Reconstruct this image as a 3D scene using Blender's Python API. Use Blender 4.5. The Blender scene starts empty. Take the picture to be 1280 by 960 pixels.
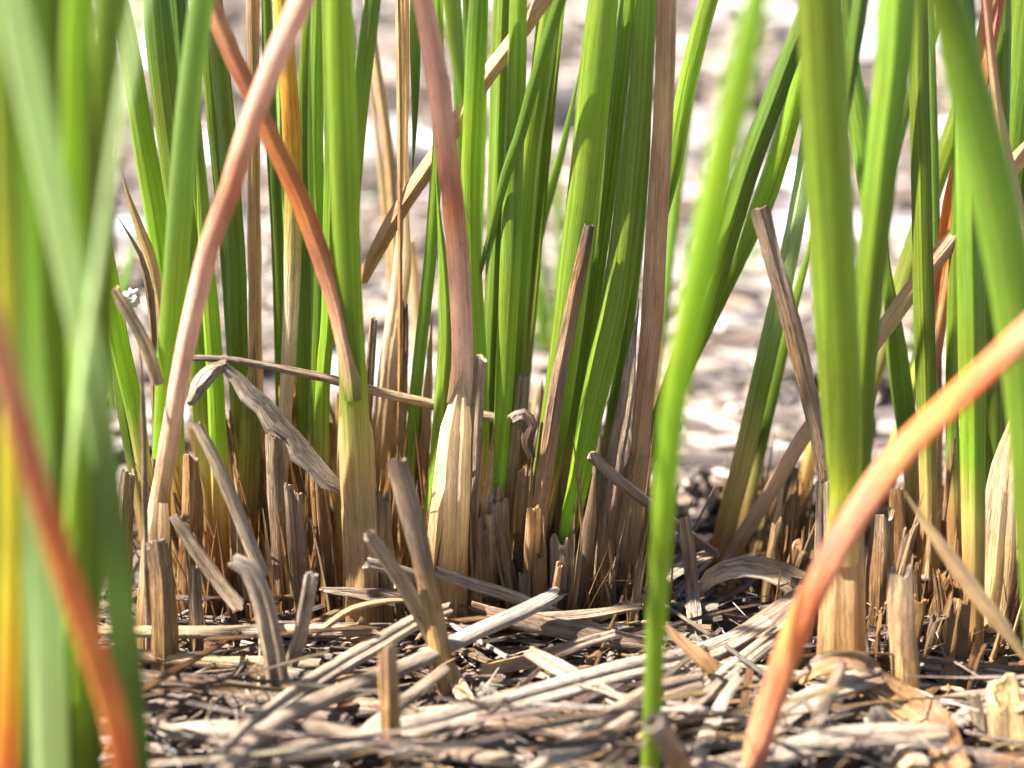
import bpy, math, random
import numpy as np
from mathutils import Vector, noise

random.seed(7)
SC = bpy.context.scene
COL = SC.collection
# one unit is one centimetre: the picture is about 12 cm wide at the plane in focus
SC.unit_settings.system = 'METRIC'
SC.unit_settings.scale_length = 0.01

# ------------------------------------------------------------------ camera
FPX = 1493.0                      # focal length in pixels of the 1280 px wide frame
CAM = Vector((0.0, -14.0, 7.0))
PITCH = math.radians(15.0)
cam_d = bpy.data.cameras.new('camera')
cam = bpy.data.objects.new('camera', cam_d)
COL.objects.link(cam)
cam.location = CAM
cam.rotation_euler = (math.radians(90) - PITCH, 0, 0)
cam_d.sensor_width = 36.0
cam_d.lens = 36.0 * FPX / 1280.0
cam_d.clip_start = 0.05
cam_d.clip_end = 20000.0
cam_d.dof.use_dof = True
cam_d.dof.focus_distance = 14.0
APERTURE = 0.33                   # diameter in cm
cam_d.dof.aperture_fstop = cam_d.lens * 1e-3 / APERTURE
SC.camera = cam

# ------------------------------------------------------------------ world, sun, exposure
SUN_EL = math.radians(50)
SUN_AZ = math.radians(-100)       # measured from +Y (away from the camera) towards +X: from the left
w = bpy.data.worlds.new('World')
SC.world = w
w.use_nodes = True
nt = w.node_tree
sky = nt.nodes.new('ShaderNodeTexSky')
sky.sky_type = 'NISHITA'
sky.sun_disc = False
sky.sun_elevation = SUN_EL
sky.sun_rotation = SUN_AZ
bg = nt.nodes['Background']
bg.inputs['Strength'].default_value = 0.05
nt.links.new(sky.outputs[0], bg.inputs['Color'])
sd = bpy.data.lights.new('sun', 'SUN')
sd.energy = 5.0
sd.angle = math.radians(0.53)
sd.color = (1.0, 0.95, 0.87)
sun = bpy.data.objects.new('sun', sd)
COL.objects.link(sun)
S_DIR = Vector((math.sin(SUN_AZ) * math.cos(SUN_EL), math.cos(SUN_AZ) * math.cos(SUN_EL), math.sin(SUN_EL)))
sun.rotation_euler = S_DIR.to_track_quat('Z', 'Y').to_euler()
SC.view_settings.view_transform = 'Standard'
SC.view_settings.look = 'None'
SC.view_settings.exposure = 2.5
SC.view_settings.gamma = 1.0
SC.cycles.max_bounces = 8
SC.cycles.transmission_bounces = 8
SC.cycles.diffuse_bounces = 5

# ------------------------------------------------------------------ helpers
RIGHT = Vector((1, 0, 0))
UP = Vector((0, math.sin(PITCH), math.cos(PITCH)))
FWD = Vector((0, math.cos(PITCH), -math.sin(PITCH)))


def at(px, py, Y):
    """world point seen at pixel (px, py) on the vertical plane y = Y, and the size of a pixel there"""
    d = FWD + RIGHT * ((px - 640) / FPX) - UP * ((py - 480) / FPX)
    t = (Y - CAM.y) / d.y
    return CAM + d * t, t / FPX


def ground_z(x, y):
    z = 0.15 * noise.noise(Vector((x * .35, y * .35, 3.1))) + 0.10 * noise.noise(Vector((x * 1.3, y * 1.3, 9.0)))
    b = max(0.0, y - 14.0)
    z += 0.16 * b * b / (b + 25.0) if b < 400 else 0.16 * 400 * 400 / 425.0
    z += (0.03 * min(b, 60.0)) * noise.noise(Vector((x * .07, y * .07, 1.7)))
    return z


PAL = {
    'g':  (0.205, 0.295, 0.032),   # mid green
    'gd': (0.125, 0.200, 0.028),   # dark green
    'go': (0.185, 0.245, 0.028),   # olive green
    'gl': (0.270, 0.430, 0.055),   # light green
    'gb': (0.290, 0.440, 0.035),   # bright yellow green
    'gp': (0.440, 0.550, 0.240),   # pale greyed green; doubles as painted highlight on the sunlit leaf
    'gg': (0.190, 0.290, 0.070),   # blue-grey green
    'yg': (0.420, 0.450, 0.060),
    'y':  (0.620, 0.520, 0.060),
    'yo': (0.800, 0.400, 0.050),
    'o':  (0.700, 0.230, 0.060),
    's':  (0.640, 0.280, 0.150),   # salmon
    'sl': (0.700, 0.420, 0.250),
    'sp': (0.840, 0.530, 0.400),   # pinkish, raised so that leaves in shade look lit
    'st': (0.700, 0.480, 0.230),   # straw
    'sw': (0.800, 0.620, 0.400),   # pale straw
    't':  (0.620, 0.400, 0.210),   # tan
    'tb': (0.520, 0.290, 0.120),
    'b':  (0.310, 0.160, 0.065),   # brown
    'bd': (0.110, 0.065, 0.040),
    'w':  (0.480, 0.375, 0.285),   # weathered; also stands in for sunlit white on straws
    'gr': (0.410, 0.290, 0.195),   # grey straw
    'gk': (0.270, 0.175, 0.110),
    'r':  (0.420, 0.090, 0.070),
}


def catmull(P, n):
    """P: (m, k) array of control rows -> n rows, evenly spaced by length of the first three columns"""
    P = np.array(P, float)
    if len(P) == 2:
        P = np.vstack([P[0], (P[0] * 2 + P[1]) / 3, (P[0] + P[1] * 2) / 3, P[1]])
    A = np.vstack([2 * P[0] - P[1], P, 2 * P[-1] - P[-2]])
    rows = []
    for i in range(len(P) - 1):
        p0, p1, p2, p3 = A[i], A[i + 1], A[i + 2], A[i + 3]
        for t in np.linspace(0, 1, 14, endpoint=False):
            rows.append(.5 * ((2 * p1) + (-p0 + p2) * t + (2 * p0 - 5 * p1 + 4 * p2 - p3) * t * t + (-p0 + 3 * p1 - 3 * p2 + p3) * t ** 3))
    rows.append(P[-1])
    R = np.array(rows)
    d = np.r_[0, np.cumsum(np.linalg.norm(np.diff(R[:, :3], axis=0), axis=1))]
    s = np.linspace(0, d[-1], n)
    return np.stack([np.interp(s, d, R[:, k]) for k in range(R.shape[1])], 1), s


def section(kind, rng):
    """closed outline (x across, y towards the viewer), half width one"""
    if kind == 'round':
        n = 18
        return [(math.cos(a), .82 * math.sin(a)) for a in (2 * math.pi * k / n for k in range(n))]
    if kind == 'stem':                 # rounded leaf base with fine ribs and a flatter back
        n = 24
        ph = rng.random() * 6
        return [(math.cos(a) * (1 + .02 * math.cos(9 * a + ph)), (.70 if math.sin(a) > 0 else .45) * math.sin(a) * (1 + .05 * math.cos(9 * a + ph)))
                for a in (2 * math.pi * k / n for k in range(n))]
    if kind == 'ribbed':               # sheath of overlapping leaf bases: three or four bold ribs
        n = 30
        ph = rng.random() * 6
        return [(math.cos(a) * (1 + .08 * math.cos(7 * a + ph)), .72 * math.sin(a) * (1 + .15 * math.cos(7 * a + ph)))
                for a in (2 * math.pi * k / n for k in range(n))]
    if kind == 'keel':                 # folded leaf, ridge towards the viewer
        xs = [-1, -.8, -.5, -.22, 0, .22, .5, .8, 1]
        out = [(x, .62 * (1 - abs(x) ** 1.25)) for x in xs]
        inn = [(x * .93, .62 * (1 - abs(x) ** 1.25) - .17) for x in reversed(xs)]
        return out[::-1] + inn[::-1]
    if kind == 'gutter':               # folded leaf, hollow towards the viewer
        xs = [-1, -.8, -.5, -.22, 0, .22, .5, .8, 1]
        out = [(x, -.5 * (1 - abs(x) ** 1.4)) for x in xs]
        inn = [(x * .96, -.5 * (1 - abs(x) ** 1.4) - .16) for x in xs]
        return out[::-1] + inn
    if kind == 'flat':                 # flattened, slightly arched, with thick middle
        n = 16
        return [(math.cos(a), .34 * math.sin(a) + .18 * (1 - math.cos(a) ** 2)) for a in (2 * math.pi * k / n for k in range(n))]
    if kind == 'split':                # weathered, collapsed straw with a groove
        n = 20
        ph = rng.random() * 6
        o = []
        for k in range(n):
            a = 2 * math.pi * k / n
            r = 1 + .10 * math.sin(3 * a + ph) + .10 * (rng.random() - .5)
            y = .48 * math.sin(a) * r
            if math.sin(a) > 0:
                y -= .30 * math.exp(-(math.cos(a) / .28) ** 2)
            o.append((math.cos(a) * r, y))
        return o
    if kind == 'shell':                # half open, paper thin broken sheath
        ph = rng.random() * .8 - .4
        a0, a1 = -2.3 + ph, 2.3 + ph
        m = 13
        r_ = [1 + .10 * math.sin(5 * i / 2 + ph * 9) + .08 * (rng.random() - .5) for i in range(m)]
        o = []
        for i in range(m):
            a = a0 + (a1 - a0) * i / (m - 1) - math.pi / 2
            o.append((math.cos(a) * r_[i], .55 * math.sin(a) * r_[i]))
        o2 = []
        for i in reversed(range(m)):
            a = a0 + (a1 - a0) * i / (m - 1) - math.pi / 2
            o2.append((math.cos(a) * r_[i] * .86, (.55 * math.sin(a) + .0) * r_[i] * .80))
        return [(x, -y) for x, y in o + o2]
    n = 8                              # 'thin'
    return [(math.cos(a), .6 * math.sin(a)) for a in (2 * math.pi * k / n for k in range(n))]


FOOT = [(.46, .27, .10), (.52, .42, .14)]


def tube(P, W, C, kind='round', top='cut', bot='open', roll=0.0, twist=0.0, wob=0.0, rough=0.0, seed=0, seg=None, name='straw',
         mat=None, parent=None, ragged=.25, face=None, fade=None):
    """sweep a section along world points P (list of Vector) with full widths W and colours C -> one mesh object"""
    rng = random.Random(seed)
    rows = [list(p) + [wd] + list(c) for p, wd, c in zip(P, W, C)]
    L = sum((Vector(rows[i][:3]) - Vector(rows[i + 1][:3])).length for i in range(len(rows) - 1))
    if seg is None:
        seg = int(max(10, min(64, L / .22)))
    R, S = catmull(rows, seg)
    pts = [Vector(r[:3]) for r in R]
    if wob:
        s0 = rng.random() * 50
        for i, p in enumerate(pts):
            v = noise.noise_vector(Vector((S[i] * .55 + s0, s0, 0))) * wob + noise.noise_vector(Vector((S[i] * 2.2 + s0, 5, s0))) * wob * .25
            pts[i] = p + v * min(1, S[i] / .4 + .2)
    sec = section(kind, rng)
    n = len(sec)
    per = [0.0]
    for k in range(n):
        a, b = sec[k], sec[(k + 1) % n]
        per.append(per[-1] + math.hypot(a[0] - b[0], a[1] - b[1]))
    V, UVV, CC = [], [], []
    face = Vector(face) if face is not None else None
    s1 = rng.random() * 90
    end_w = [1.0] * seg
    for i in range(seg):
        if top == 'taper':
            q = (seg - 1 - i) / (seg * .35)
            end_w[i] *= min(1, .04 + q) if q < 1 else 1
        elif top == 'point':
            q = (seg - 1 - i) / 4.0
            end_w[i] *= min(1, .10 + q * .9)
        if bot == 'taper':
            q = i / (seg * .3)
            end_w[i] *= min(1, .08 + q)
    for i in range(seg):
        T = (pts[min(i + 1, seg - 1)] - pts[max(i - 1, 0)]).normalized()
        ref = face if face is not None else (CAM - pts[i]).normalized()
        N = (ref - T * ref.dot(T))
        N = N.normalized() if N.length > 1e-4 else Vector((0, 0, 1))
        X = N.cross(T).normalized() * -1
        a = roll + twist * S[i]
        ca, sa = math.cos(a), math.sin(a)
        X, N = X * ca + N * sa, N * ca - X * sa
        hw = R[i][3] * .5 * end_w[i]
        hw *= 1 + rough * .5 * noise.noise(Vector((S[i] * 1.6 + s1, 2.2, 0)))
        for k, (x, y) in enumerate(sec):
            rr = 1.0
            if rough:
                rr += rough * noise.noise(Vector((x * 2.3 + s1, y * 2.3, S[i] * .8)))
                rr += rough * .6 * noise.noise(Vector((x * 6 + s1, y * 6, S[i] * 2.6)))
            V.append(pts[i] + (X * x + N * y) * hw * rr)
            UVV.append((per[k] * R[i][3] * .5, S[i]))
            cc = R[i][4:7]
            if fade:
                q = min(1, max(0, (pts[i].z + x * .12 - fade[0]) / (fade[1] - fade[0])))
                if q < .5:
                    cc = [FOOT[0][j] * (1 - 2 * q) + FOOT[1][j] * 2 * q for j in range(3)]
                else:
                    cc = [FOOT[1][j] * (2 - 2 * q) + cc[j] * (2 * q - 1) for j in range(3)]
            CC.append(tuple(cc))
    F = []
    uvs = []
    for i in range(seg - 1):
        for k in range(n):
            k2 = (k + 1) % n
            F.append((i * n + k, i * n + k2, (i + 1) * n + k2, (i + 1) * n + k))
            hwp = R[i][3] * .5
            u0, u1 = per[k] * hwp, per[k + 1] * hwp
            uvs.append(((u0, S[i]), (u1, S[i]), (u1, S[i + 1]), (u0, S[i + 1])))

    def end(i, sign, style):
        T = (pts[i] - pts[i - sign]).normalized()
        base = i * n
        hw = R[i][3] * .5
        if style in ('cut', 'fray'):
            amp = R[i][3] * (ragged if style == 'cut' else 1.1)
            f = rng.random() * 30
            step, cur, left = [], 0.0, 0
            for k in range(n):
                if left <= 0:
                    left = rng.randrange(1, 4); cur = rng.random() - .5
                step.append(cur); left -= 1
            if kind in ('shell', 'gutter', 'keel'):
                step = [step[k] if k < n // 2 else step[n - 1 - k] for k in range(n)]
            for k in range(n):
                x, y = sec[k]
                e = noise.noise(Vector((x * 1.1 + f, y * 1.1, 0))) * 1.6 + step[k] * (.4 if style == 'cut' else 1.9)
                V[base + k] = V[base + k] + T * e * amp + (V[base + k] - pts[i]) * max(0, step[k]) * (.5 if style == 'fray' else .12)
            c = pts[i]
            inner = len(V)
            for k in range(n):
                V.append(V[base + k].lerp(c + T * (V[base + k] - c).dot(T), .30))
                CC.append(tuple(v * .9 for v in CC[base + k]))
            deep = len(V)
            for k in range(n):
                V.append(V[inner + k].lerp(c, .25) - T * hw * 1.8)
                CC.append(tuple(v * .8 for v in CC[base + k]))
            cidx = len(V)
            V.append(c - T * hw * 2.2)
            CC.append(tuple(v * .8 for v in CC[base]))
            for k in range(n):
                k2 = (k + 1) % n
                for q in ((base + k, inner + k, inner + k2, base + k2), (inner + k, deep + k, deep + k2, inner + k2)):
                    F.append(q if sign < 0 else q[::-1])
                    u = per[k] * hw
                    uvs.append(((u, S[i]), (u + .02, S[i]), (u + .02, S[i] + .05), (u, S[i] + .05)))
                q = (deep + k, cidx, deep + k2)
                F.append(q if sign < 0 else q[::-1])
                uvs.append(((0, S[i]),) * 3)
        else:
            cidx = len(V)
            V.append(pts[i] + T * hw * end_w[i] * .3)
            CC.append(CC[base])
            for k in range(n):
                k2 = (k + 1) % n
                q = (base + k, cidx, base + k2)
                F.append(q if sign < 0 else q[::-1])
                uvs.append(((0, S[i]),) * 3)
    end(seg - 1, 1, top)
    end(0, -1, bot)
    me = bpy.data.meshes.new(name)
    me.from_pydata([tuple(v) for v in V], [], F)
    uvl = me.uv_layers.new(name='UVMap')
    flat = [c for f in uvs for c in f]
    uvl.data.foreach_set('uv', [x for c in flat for x in c])
    ca_ = me.color_attributes.new('tint', 'FLOAT_COLOR', 'POINT')
    ca_.data.foreach_set('color', [x for c in CC for x in (c[0], c[1], c[2], 1.0)])
    me.polygons.foreach_set('use_smooth', [True] * len(F))
    me.update()
    me.set_sharp_from_angle(angle=math.radians(42))
    me.materials.append(mat)
    o = bpy.data.objects.new(name, me)
    COL.objects.link(o)
    if parent is not None:
        o.parent = parent
        o.matrix_parent_inverse = parent.matrix_world.inverted()
    return o


# ------------------------------------------------------------------ materials
def plant_mat(name, rough, spec, trans, streak, spots, bump, hue=.03, fleck=0.0, crack=0.0, vein=0.0, patch=.25):
    m = bpy.data.materials.new(name)
    m.use_nodes = True
    t = m.node_tree
    N, L = t.nodes, t.links
    pb = N['Principled BSDF']
    out = N['Material Output']
    at_ = N.new('ShaderNodeAttribute'); at_.attribute_name = 'tint'
    uv = N.new('ShaderNodeUVMap')
    info = N.new('ShaderNodeObjectInfo')
    off = N.new('ShaderNodeCombineXYZ')
    mul = N.new('ShaderNodeMath'); mul.operation = 'MULTIPLY'; mul.inputs[1].default_value = 57.0
    L.new(info.outputs['Random'], mul.inputs[0]); L.new(mul.outputs[0], off.inputs[2])

    def noise_uv(su, sv, detail, rough_=.6):
        mp = N.new('ShaderNodeVectorMath'); mp.operation = 'MULTIPLY'; mp.inputs[1].default_value = (su, sv, 1)
        L.new(uv.outputs[0], mp.inputs[0])
        ad = N.new('ShaderNodeVectorMath'); ad.operation = 'ADD'
        L.new(mp.outputs[0], ad.inputs[0]); L.new(off.outputs[0], ad.inputs[1])
        nz = N.new('ShaderNodeTexNoise'); nz.inputs['Scale'].default_value = 1
        nz.inputs['Detail'].default_value = detail; nz.inputs['Roughness'].default_value = rough_
        L.new(ad.outputs[0], nz.inputs['Vector'])
        return nz.outputs['Fac']

    def ramp(fac, a, b, lo, hi):
        r = N.new('ShaderNodeMapRange'); r.clamp = True
        r.inputs[1].default_value = a; r.inputs[2].default_value = b
        r.inputs[3].default_value = lo; r.inputs[4].default_value = hi
        L.new(fac, r.inputs[0])
        return r.outputs[0]

    def mult(a, b):
        q = N.new('ShaderNodeMath'); q.operation = 'MULTIPLY'
        L.new(a, q.inputs[0]); L.new(b, q.inputs[1])
        return q.outputs[0]
    st = noise_uv(34, .55, 4)
    fine = noise_uv(95, 2.0, 2)
    blot = noise_uv(3.2, 1.1, 4)
    val = mult(ramp(st, .32, .68, 1 - streak, 1 + streak * .8), ramp(blot, .3, .7, 1 - patch, 1 + patch * .8))
    val = mult(val, ramp(fine, .3, .7, 1 - streak * .35, 1 + streak * .35))
    if crack:
        ck = noise_uv(20, .28, 5, .75)
        val = mult(val, ramp(ck, .33, .40, 1 - crack, 1))
        ck2 = noise_uv(48, .5, 3, .7)
        val = mult(val, ramp(ck2, .30, .38, 1 - crack * .7, 1))
    if vein:
        vn = noise_uv(38, .06, 1)
        val = mult(val, ramp(vn, .52, .64, 1, 1 + vein))
        val = mult(val, ramp(vn, .36, .46, 1 - vein * .8, 1))
    if spots:
        sp = noise_uv(26, 9, 3, .7)
        val = mult(val, ramp(sp, .30, .43, 1 - spots, 1))
        sp2 = noise_uv(9, 2.2, 4, .7)
        val = mult(val, ramp(sp2, .34, .48, 1 - spots * .8, 1))
    if fleck:
        fl = noise_uv(60, 50, 1, .5)
        val = mult(val, ramp(fl, .66, .74, 1, 1 + fleck))
    sc = N.new('ShaderNodeVectorMath'); sc.operation = 'SCALE'
    L.new(at_.outputs['Color'], sc.inputs[0]); L.new(val, sc.inputs['Scale'])
    hs = N.new('ShaderNodeHueSaturation')
    hs.inputs['Saturation'].default_value = 1.0
    L.new(ramp(blot, .3, .7, .5 - hue * .5, .5 + hue * .5), hs.inputs['Hue'])
    L.new(sc.outputs[0], hs.inputs['Color'])
    L.new(hs.outputs[0], pb.inputs['Base Color'])
    L.new(ramp(blot, .3, .7, rough - .08, rough + .1), pb.inputs['Roughness'])
    pb.inputs['Specular IOR Level'].default_value = spec
    bp = N.new('ShaderNodeBump'); bp.inputs['Strength'].default_value = bump; bp.inputs['Distance'].default_value = .02 if not crack else .04
    ad2 = N.new('ShaderNodeMath'); ad2.operation = 'ADD'
    L.new(st, ad2.inputs[0]); L.new(fine, ad2.inputs[1])
    L.new(ad2.outputs[0], bp.inputs['Height'])
    L.new(bp.outputs[0], pb.inputs['Normal'])
    if trans:
        tr = N.new('ShaderNodeBsdfTranslucent')
        g = N.new('ShaderNodeGamma'); g.inputs[1].default_value = .72
        L.new(hs.outputs[0], g.inputs[0]); L.new(g.outputs[0], tr.inputs['Color'])
        mx = N.new('ShaderNodeMixShader'); mx.inputs[0].default_value = trans
        L.new(pb.outputs[0], mx.inputs[1]); L.new(tr.outputs[0], mx.inputs[2])
        L.new(mx.outputs[0], out.inputs['Surface'])
    return m


M_LEAF = plant_mat('waxy_leaf', .34, .55, .56, .22, .12, .55, .035, .35, vein=.24, patch=.07)
M_DEAD = plant_mat('dead_leaf', .42, .5, .32, .26, .28, .7, .035, crack=.22, patch=.20)
M_SHEATH = plant_mat('dry_sheath', .38, .6, .45, .36, .25, .8, .02, crack=.30)
M_STRAW = plant_mat('weathered_straw', .40, .65, .12, .40, .45, 1.0, .02, crack=.55)
M_ROT = plant_mat('decaying_stem', .48, .6, .04, .5, .6, 1.0, .02, crack=.4)

MATS = {'leaf': M_LEAF, 'dead': M_DEAD, 'sheath': M_SHEATH, 'straw': M_STRAW, 'rot': M_ROT}


def soil_mat():
    m = bpy.data.materials.new('straw_covered_soil')
    m.use_nodes = True
    t = m.node_tree; N, L = t.nodes, t.links
    pb = N['Principled BSDF']
    tc = N.new('ShaderNodeTexCoord')
    mp = N.new('ShaderNodeMapping'); mp.inputs['Scale'].default_value = (.55, .55, .55)
    L.new(tc.outputs['Object'], mp.inputs[0])
    n1 = N.new('ShaderNodeTexNoise'); n1.inputs['Scale'].default_value = 1; n1.inputs['Detail'].default_value = 6
    L.new(mp.outputs[0], n1.inputs['Vector'])
    mp2 = N.new('ShaderNodeMapping'); mp2.inputs['Scale'].default_value = (.25, .09, .25); mp2.inputs['Rotation'].default_value = (0, 0, 1.1)
    L.new(tc.outputs['Object'], mp2.inputs[0])
    n2 = N.new('ShaderNodeTexVoronoi'); n2.inputs['Scale'].default_value = 2.2
    L.new(mp2.outputs[0], n2.inputs['Vector'])
    cr = N.new('ShaderNodeValToRGB')
    e = cr.color_ramp.elements
    e[0].position = .30; e[0].color = (.06, .042, .032, 1)
    e[1].position = .58; e[1].color = (.36, .28, .23, 1)
    k = e.new(.45); k.color = (.14, .10, .085, 1)
    L.new(n1.outputs['Fac'], cr.inputs[0])
    mx = N.new('ShaderNodeMix'); mx.data_type = 'RGBA'; mx.inputs[0].default_value = .35
    L.new(cr.outputs[0], mx.inputs[6]); L.new(n2.outputs['Color'], mx.inputs[7])
    hs = N.new('ShaderNodeHueSaturation'); hs.inputs['Saturation'].default_value = .35
    L.new(mx.outputs[2], hs.inputs['Color'])
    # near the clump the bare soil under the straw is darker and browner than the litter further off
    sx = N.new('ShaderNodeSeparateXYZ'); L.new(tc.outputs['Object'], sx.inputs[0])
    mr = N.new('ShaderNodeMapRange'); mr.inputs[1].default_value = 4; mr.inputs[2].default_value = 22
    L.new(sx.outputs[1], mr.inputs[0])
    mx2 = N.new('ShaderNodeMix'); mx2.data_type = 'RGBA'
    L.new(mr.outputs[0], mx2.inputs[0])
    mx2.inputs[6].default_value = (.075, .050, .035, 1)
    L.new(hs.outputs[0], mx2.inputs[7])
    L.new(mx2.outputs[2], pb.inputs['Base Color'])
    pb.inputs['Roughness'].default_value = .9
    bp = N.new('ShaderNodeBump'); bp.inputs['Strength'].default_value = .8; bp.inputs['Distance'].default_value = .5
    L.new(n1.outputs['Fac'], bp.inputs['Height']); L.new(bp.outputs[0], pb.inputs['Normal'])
    return m


# ------------------------------------------------------------------ ground
def axis(lo, mid0, mid1, hi, step):
    a = list(np.arange(mid0, mid1 + step, step))
    d = step
    x = mid1 + step
    while x < hi:
        d *= 1.18; x += d; a.append(x)
    d = step; x = mid0
    pre = []
    while x > lo:
        d *= 1.18; x -= d; pre.append(x)
    return pre[::-1] + a


gx = axis(-5000, -14, 14, 5000, .35)
gy = axis(-5000, -16, 30, 6000, .35)
gv = [(x, y, ground_z(x, y)) for y in gy for x in gx]
nx = len(gx)
gf = [(j * nx + i, j * nx + i + 1, (j + 1) * nx + i + 1, (j + 1) * nx + i) for j in range(len(gy) - 1) for i in range(nx - 1)]
me = bpy.data.meshes.new('ground')
me.from_pydata(gv, [], gf)
me.polygons.foreach_set('use_smooth', [True] * len(gf))
me.materials.append(soil_mat())
g = bpy.data.objects.new('ground', me)
COL.objects.link(g)
g['kind'] = 'structure'
g['label'] = 'brown soil under the straw litter, rising gently behind the grass'


# ------------------------------------------------------------------ builders that read pixel paths
def cols(s, n):
    """'st>g>g' or 'st:0.1>g:0.4' -> n colours"""
    ks = s.split('>')
    pos, val = [], []
    for i, k in enumerate(ks):
        a = k.split(':')
        val.append(PAL[a[0]])
        pos.append(float(a[1]) if len(a) > 1 else i / max(1, len(ks) - 1))
    return lambda t: tuple(float(np.interp(t, pos, [v[c] for v in val])) for c in range(3))


SEED = [100]


def path(pts, Y0, Y1, c, up=None, down=None, lift=0):
    """pixel rows (x, y, width) root first -> world points, widths, colours, with the ends carried on out of the frame"""
    n = len(pts)
    ys = [p[1] for p in pts]
    d = [0.0]
    for a, b in zip(pts, pts[1:]):
        d.append(d[-1] + math.hypot(a[0] - b[0], a[1] - b[1]))
    cf = cols(c, n)
    P, W, C = [], [], []
    for p, s in zip(pts, d):
        t = s / d[-1]
        Y = Y0 + (Y1 - Y0) * t
        v, k = at(p[0], p[1], Y)
        for _ in range(20):                     # straw slides toward the camera along its pixel ray until above the litter
            if not lift or v.z > ground_z(v.x, v.y) + lift:
                break
            Y -= .08
            v, k = at(p[0], p[1], Y)
        P.append(v); W.append(p[2] * k); C.append(cf(t))
    if up is None and (pts[-1][1] <= 5):
        up = 3.5
    if up:
        T = (P[-1] - P[-2]).normalized()
        w = W[-1]
        p = P[-1]
        bend = Vector((T.x * .5, T.y * .3, 0)) * .25
        for k in (1, 2, 3):
            T = (T + bend).normalized()
            p = p + T * up / 3
            P.append(p.copy()); W.append(w * (1, .9, .75, .5)[k]); C.append(C[-1])
    if down is None:
        down = False
    if down:
        T = (P[0] - P[1]).normalized()
        if T.z > -.75:
            T = Vector((T.x * .6, T.y * .6, -1)).normalized()
        gz = ground_z(P[0].x, P[0].y) - .15
        if P[0].z > gz + .05:
            q = (P[0].z - gz) / -T.z
            P.insert(0, P[0] + T * q); W.insert(0, W[0]); C.insert(0, C[0])
    return P, W, C


def tagit(o, label=None, cat=None, group=None, kind=None):
    if label: o['label'] = label
    if cat: o['category'] = cat
    if group: o['group'] = group
    if kind: o['kind'] = kind
    return o


GR = {'green': 'green grass leaves of the clump', 'dead': 'dead coloured grass leaves', 'stub': 'cut dry stalks of the clump',
      'lit': 'loose straws of the litter', 'bgl': 'out of focus green leaves near the camera'}


def item(name, label, cat, pts, Y, c, kind='round', mat='leaf', top=None, bot='open', group=None, parent=None, down=None, up=None, **kw):
    SEED[0] += 1
    Y0, Y1 = (Y if isinstance(Y, tuple) else (Y, Y))
    rooted = down if down is not None else (name in ('grass_leaf', 'dead_leaf', 'dry_stalk', 'grass_culm', 'cut_stalk', 'sheath'))
    P, W, C = path(pts, Y0, Y1, c, up=up, down=rooted, lift=kw.pop('lift', .42) if name == 'straw' else 0)
    if top is None:
        top = 'taper' if name in ('grass_leaf', 'dead_leaf', 'leaf_blade', 'dead_blade', 'grass_culm') else 'cut'
    if mat == 'leaf' and rooted and Y0 > -3 and not kw.pop('nofade', False):
        kw['fade'] = (.9 + (SEED[0] * 37 % 10) * .06, 2.3 + (SEED[0] * 53 % 10) * .12)
    o = tube(P, W, C, kind=kind, top=top, bot=bot, seed=SEED[0], name=name, mat=MATS[mat], parent=parent, **kw)
    if parent is None:
        tagit(o, label, cat, group)
    elif label:
        o['label'] = label
    return o


def leaf(label, pts, Y, c='g', kind='keel', name='grass_leaf', group=None, **kw):
    if kind == 'keel':
        pts = [(p[0], p[1], p[2] * .88) for p in pts]
        if (SEED[0] % 3) and name == 'grass_leaf':
            kind = 'stem'
    return item(name, label, 'grass leaf', pts, Y, c, kind, kw.pop('mat', 'leaf'), group=group or GR['green'], **kw)


def stalk(label, pts, Y, c='gr', kind='split', name='cut_stalk', group=None, mat='straw', **kw):
    kw.setdefault('rough', .14)
    pts = [(p[0], p[1], p[2] * .84) for p in pts]
    return item(name, label, 'dry stalk', pts, Y, c, kind, mat, group=group or GR['stub'], **kw)


def straw(label, pts, Y, c='gr', kind='split', mat='straw', **kw):
    kw.setdefault('rough', .12)
    kw.setdefault('bot', 'cut')
    kw.setdefault('wob', .03)
    return item('straw', label, 'straw', pts, Y, c, kind, mat, group=kw.pop('group', GR['lit']), down=False, **kw)


def tiller(label, base):
    p, _ = at(*base)
    e = bpy.data.objects.new('grass_tiller', None)
    COL.objects.link(e)
    e.location = (p.x, p.y, ground_z(p.x, p.y))
    e.empty_display_size = .3
    bpy.context.view_layer.update()
    tagit(e, label, 'grass shoot', 'grass shoots with a dead lower leaf')
    return e


# ------------------------------------------------------------------ grass shoots made of a sheath and the leaves that leave it
t = tiller('shoot at left with tan sheath, upright green leaf and salmon leaf leaning right', (190, 760, -1.2))
item('sheath', None, None, [(190, 800, 40), (193, 720, 34), (198, 640, 30), (200, 600, 30), (203, 553, 26)], -1.2, 'tb>t>sw>sw', 'ribbed', 'sheath', parent=t, down=True, top='point')
item('leaf_blade', 'green leaf with pale light patches', None, [(203, 572, 24), (208, 500, 29), (213, 430, 31), (219, 350, 30), (226, 250, 30), (236, 130, 30), (252, 0, 29)], (-1.25, -2.2), 'gb>g>gg>gg', 'round', 'leaf', parent=t)
item('dead_blade', 'pale salmon leaf leaning right', None, [(200, 625, 22), (207, 580, 25), (216, 525, 24), (230, 445, 25), (246, 372, 26), (264, 300, 27), (287, 240, 28), (308, 170, 28), (342, 80, 29), (378, 0, 30)], (-1.35, -3.0), 'st>sp>sp>s>sp>sp', 'flat', 'dead', parent=t, roll=.3)

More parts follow.
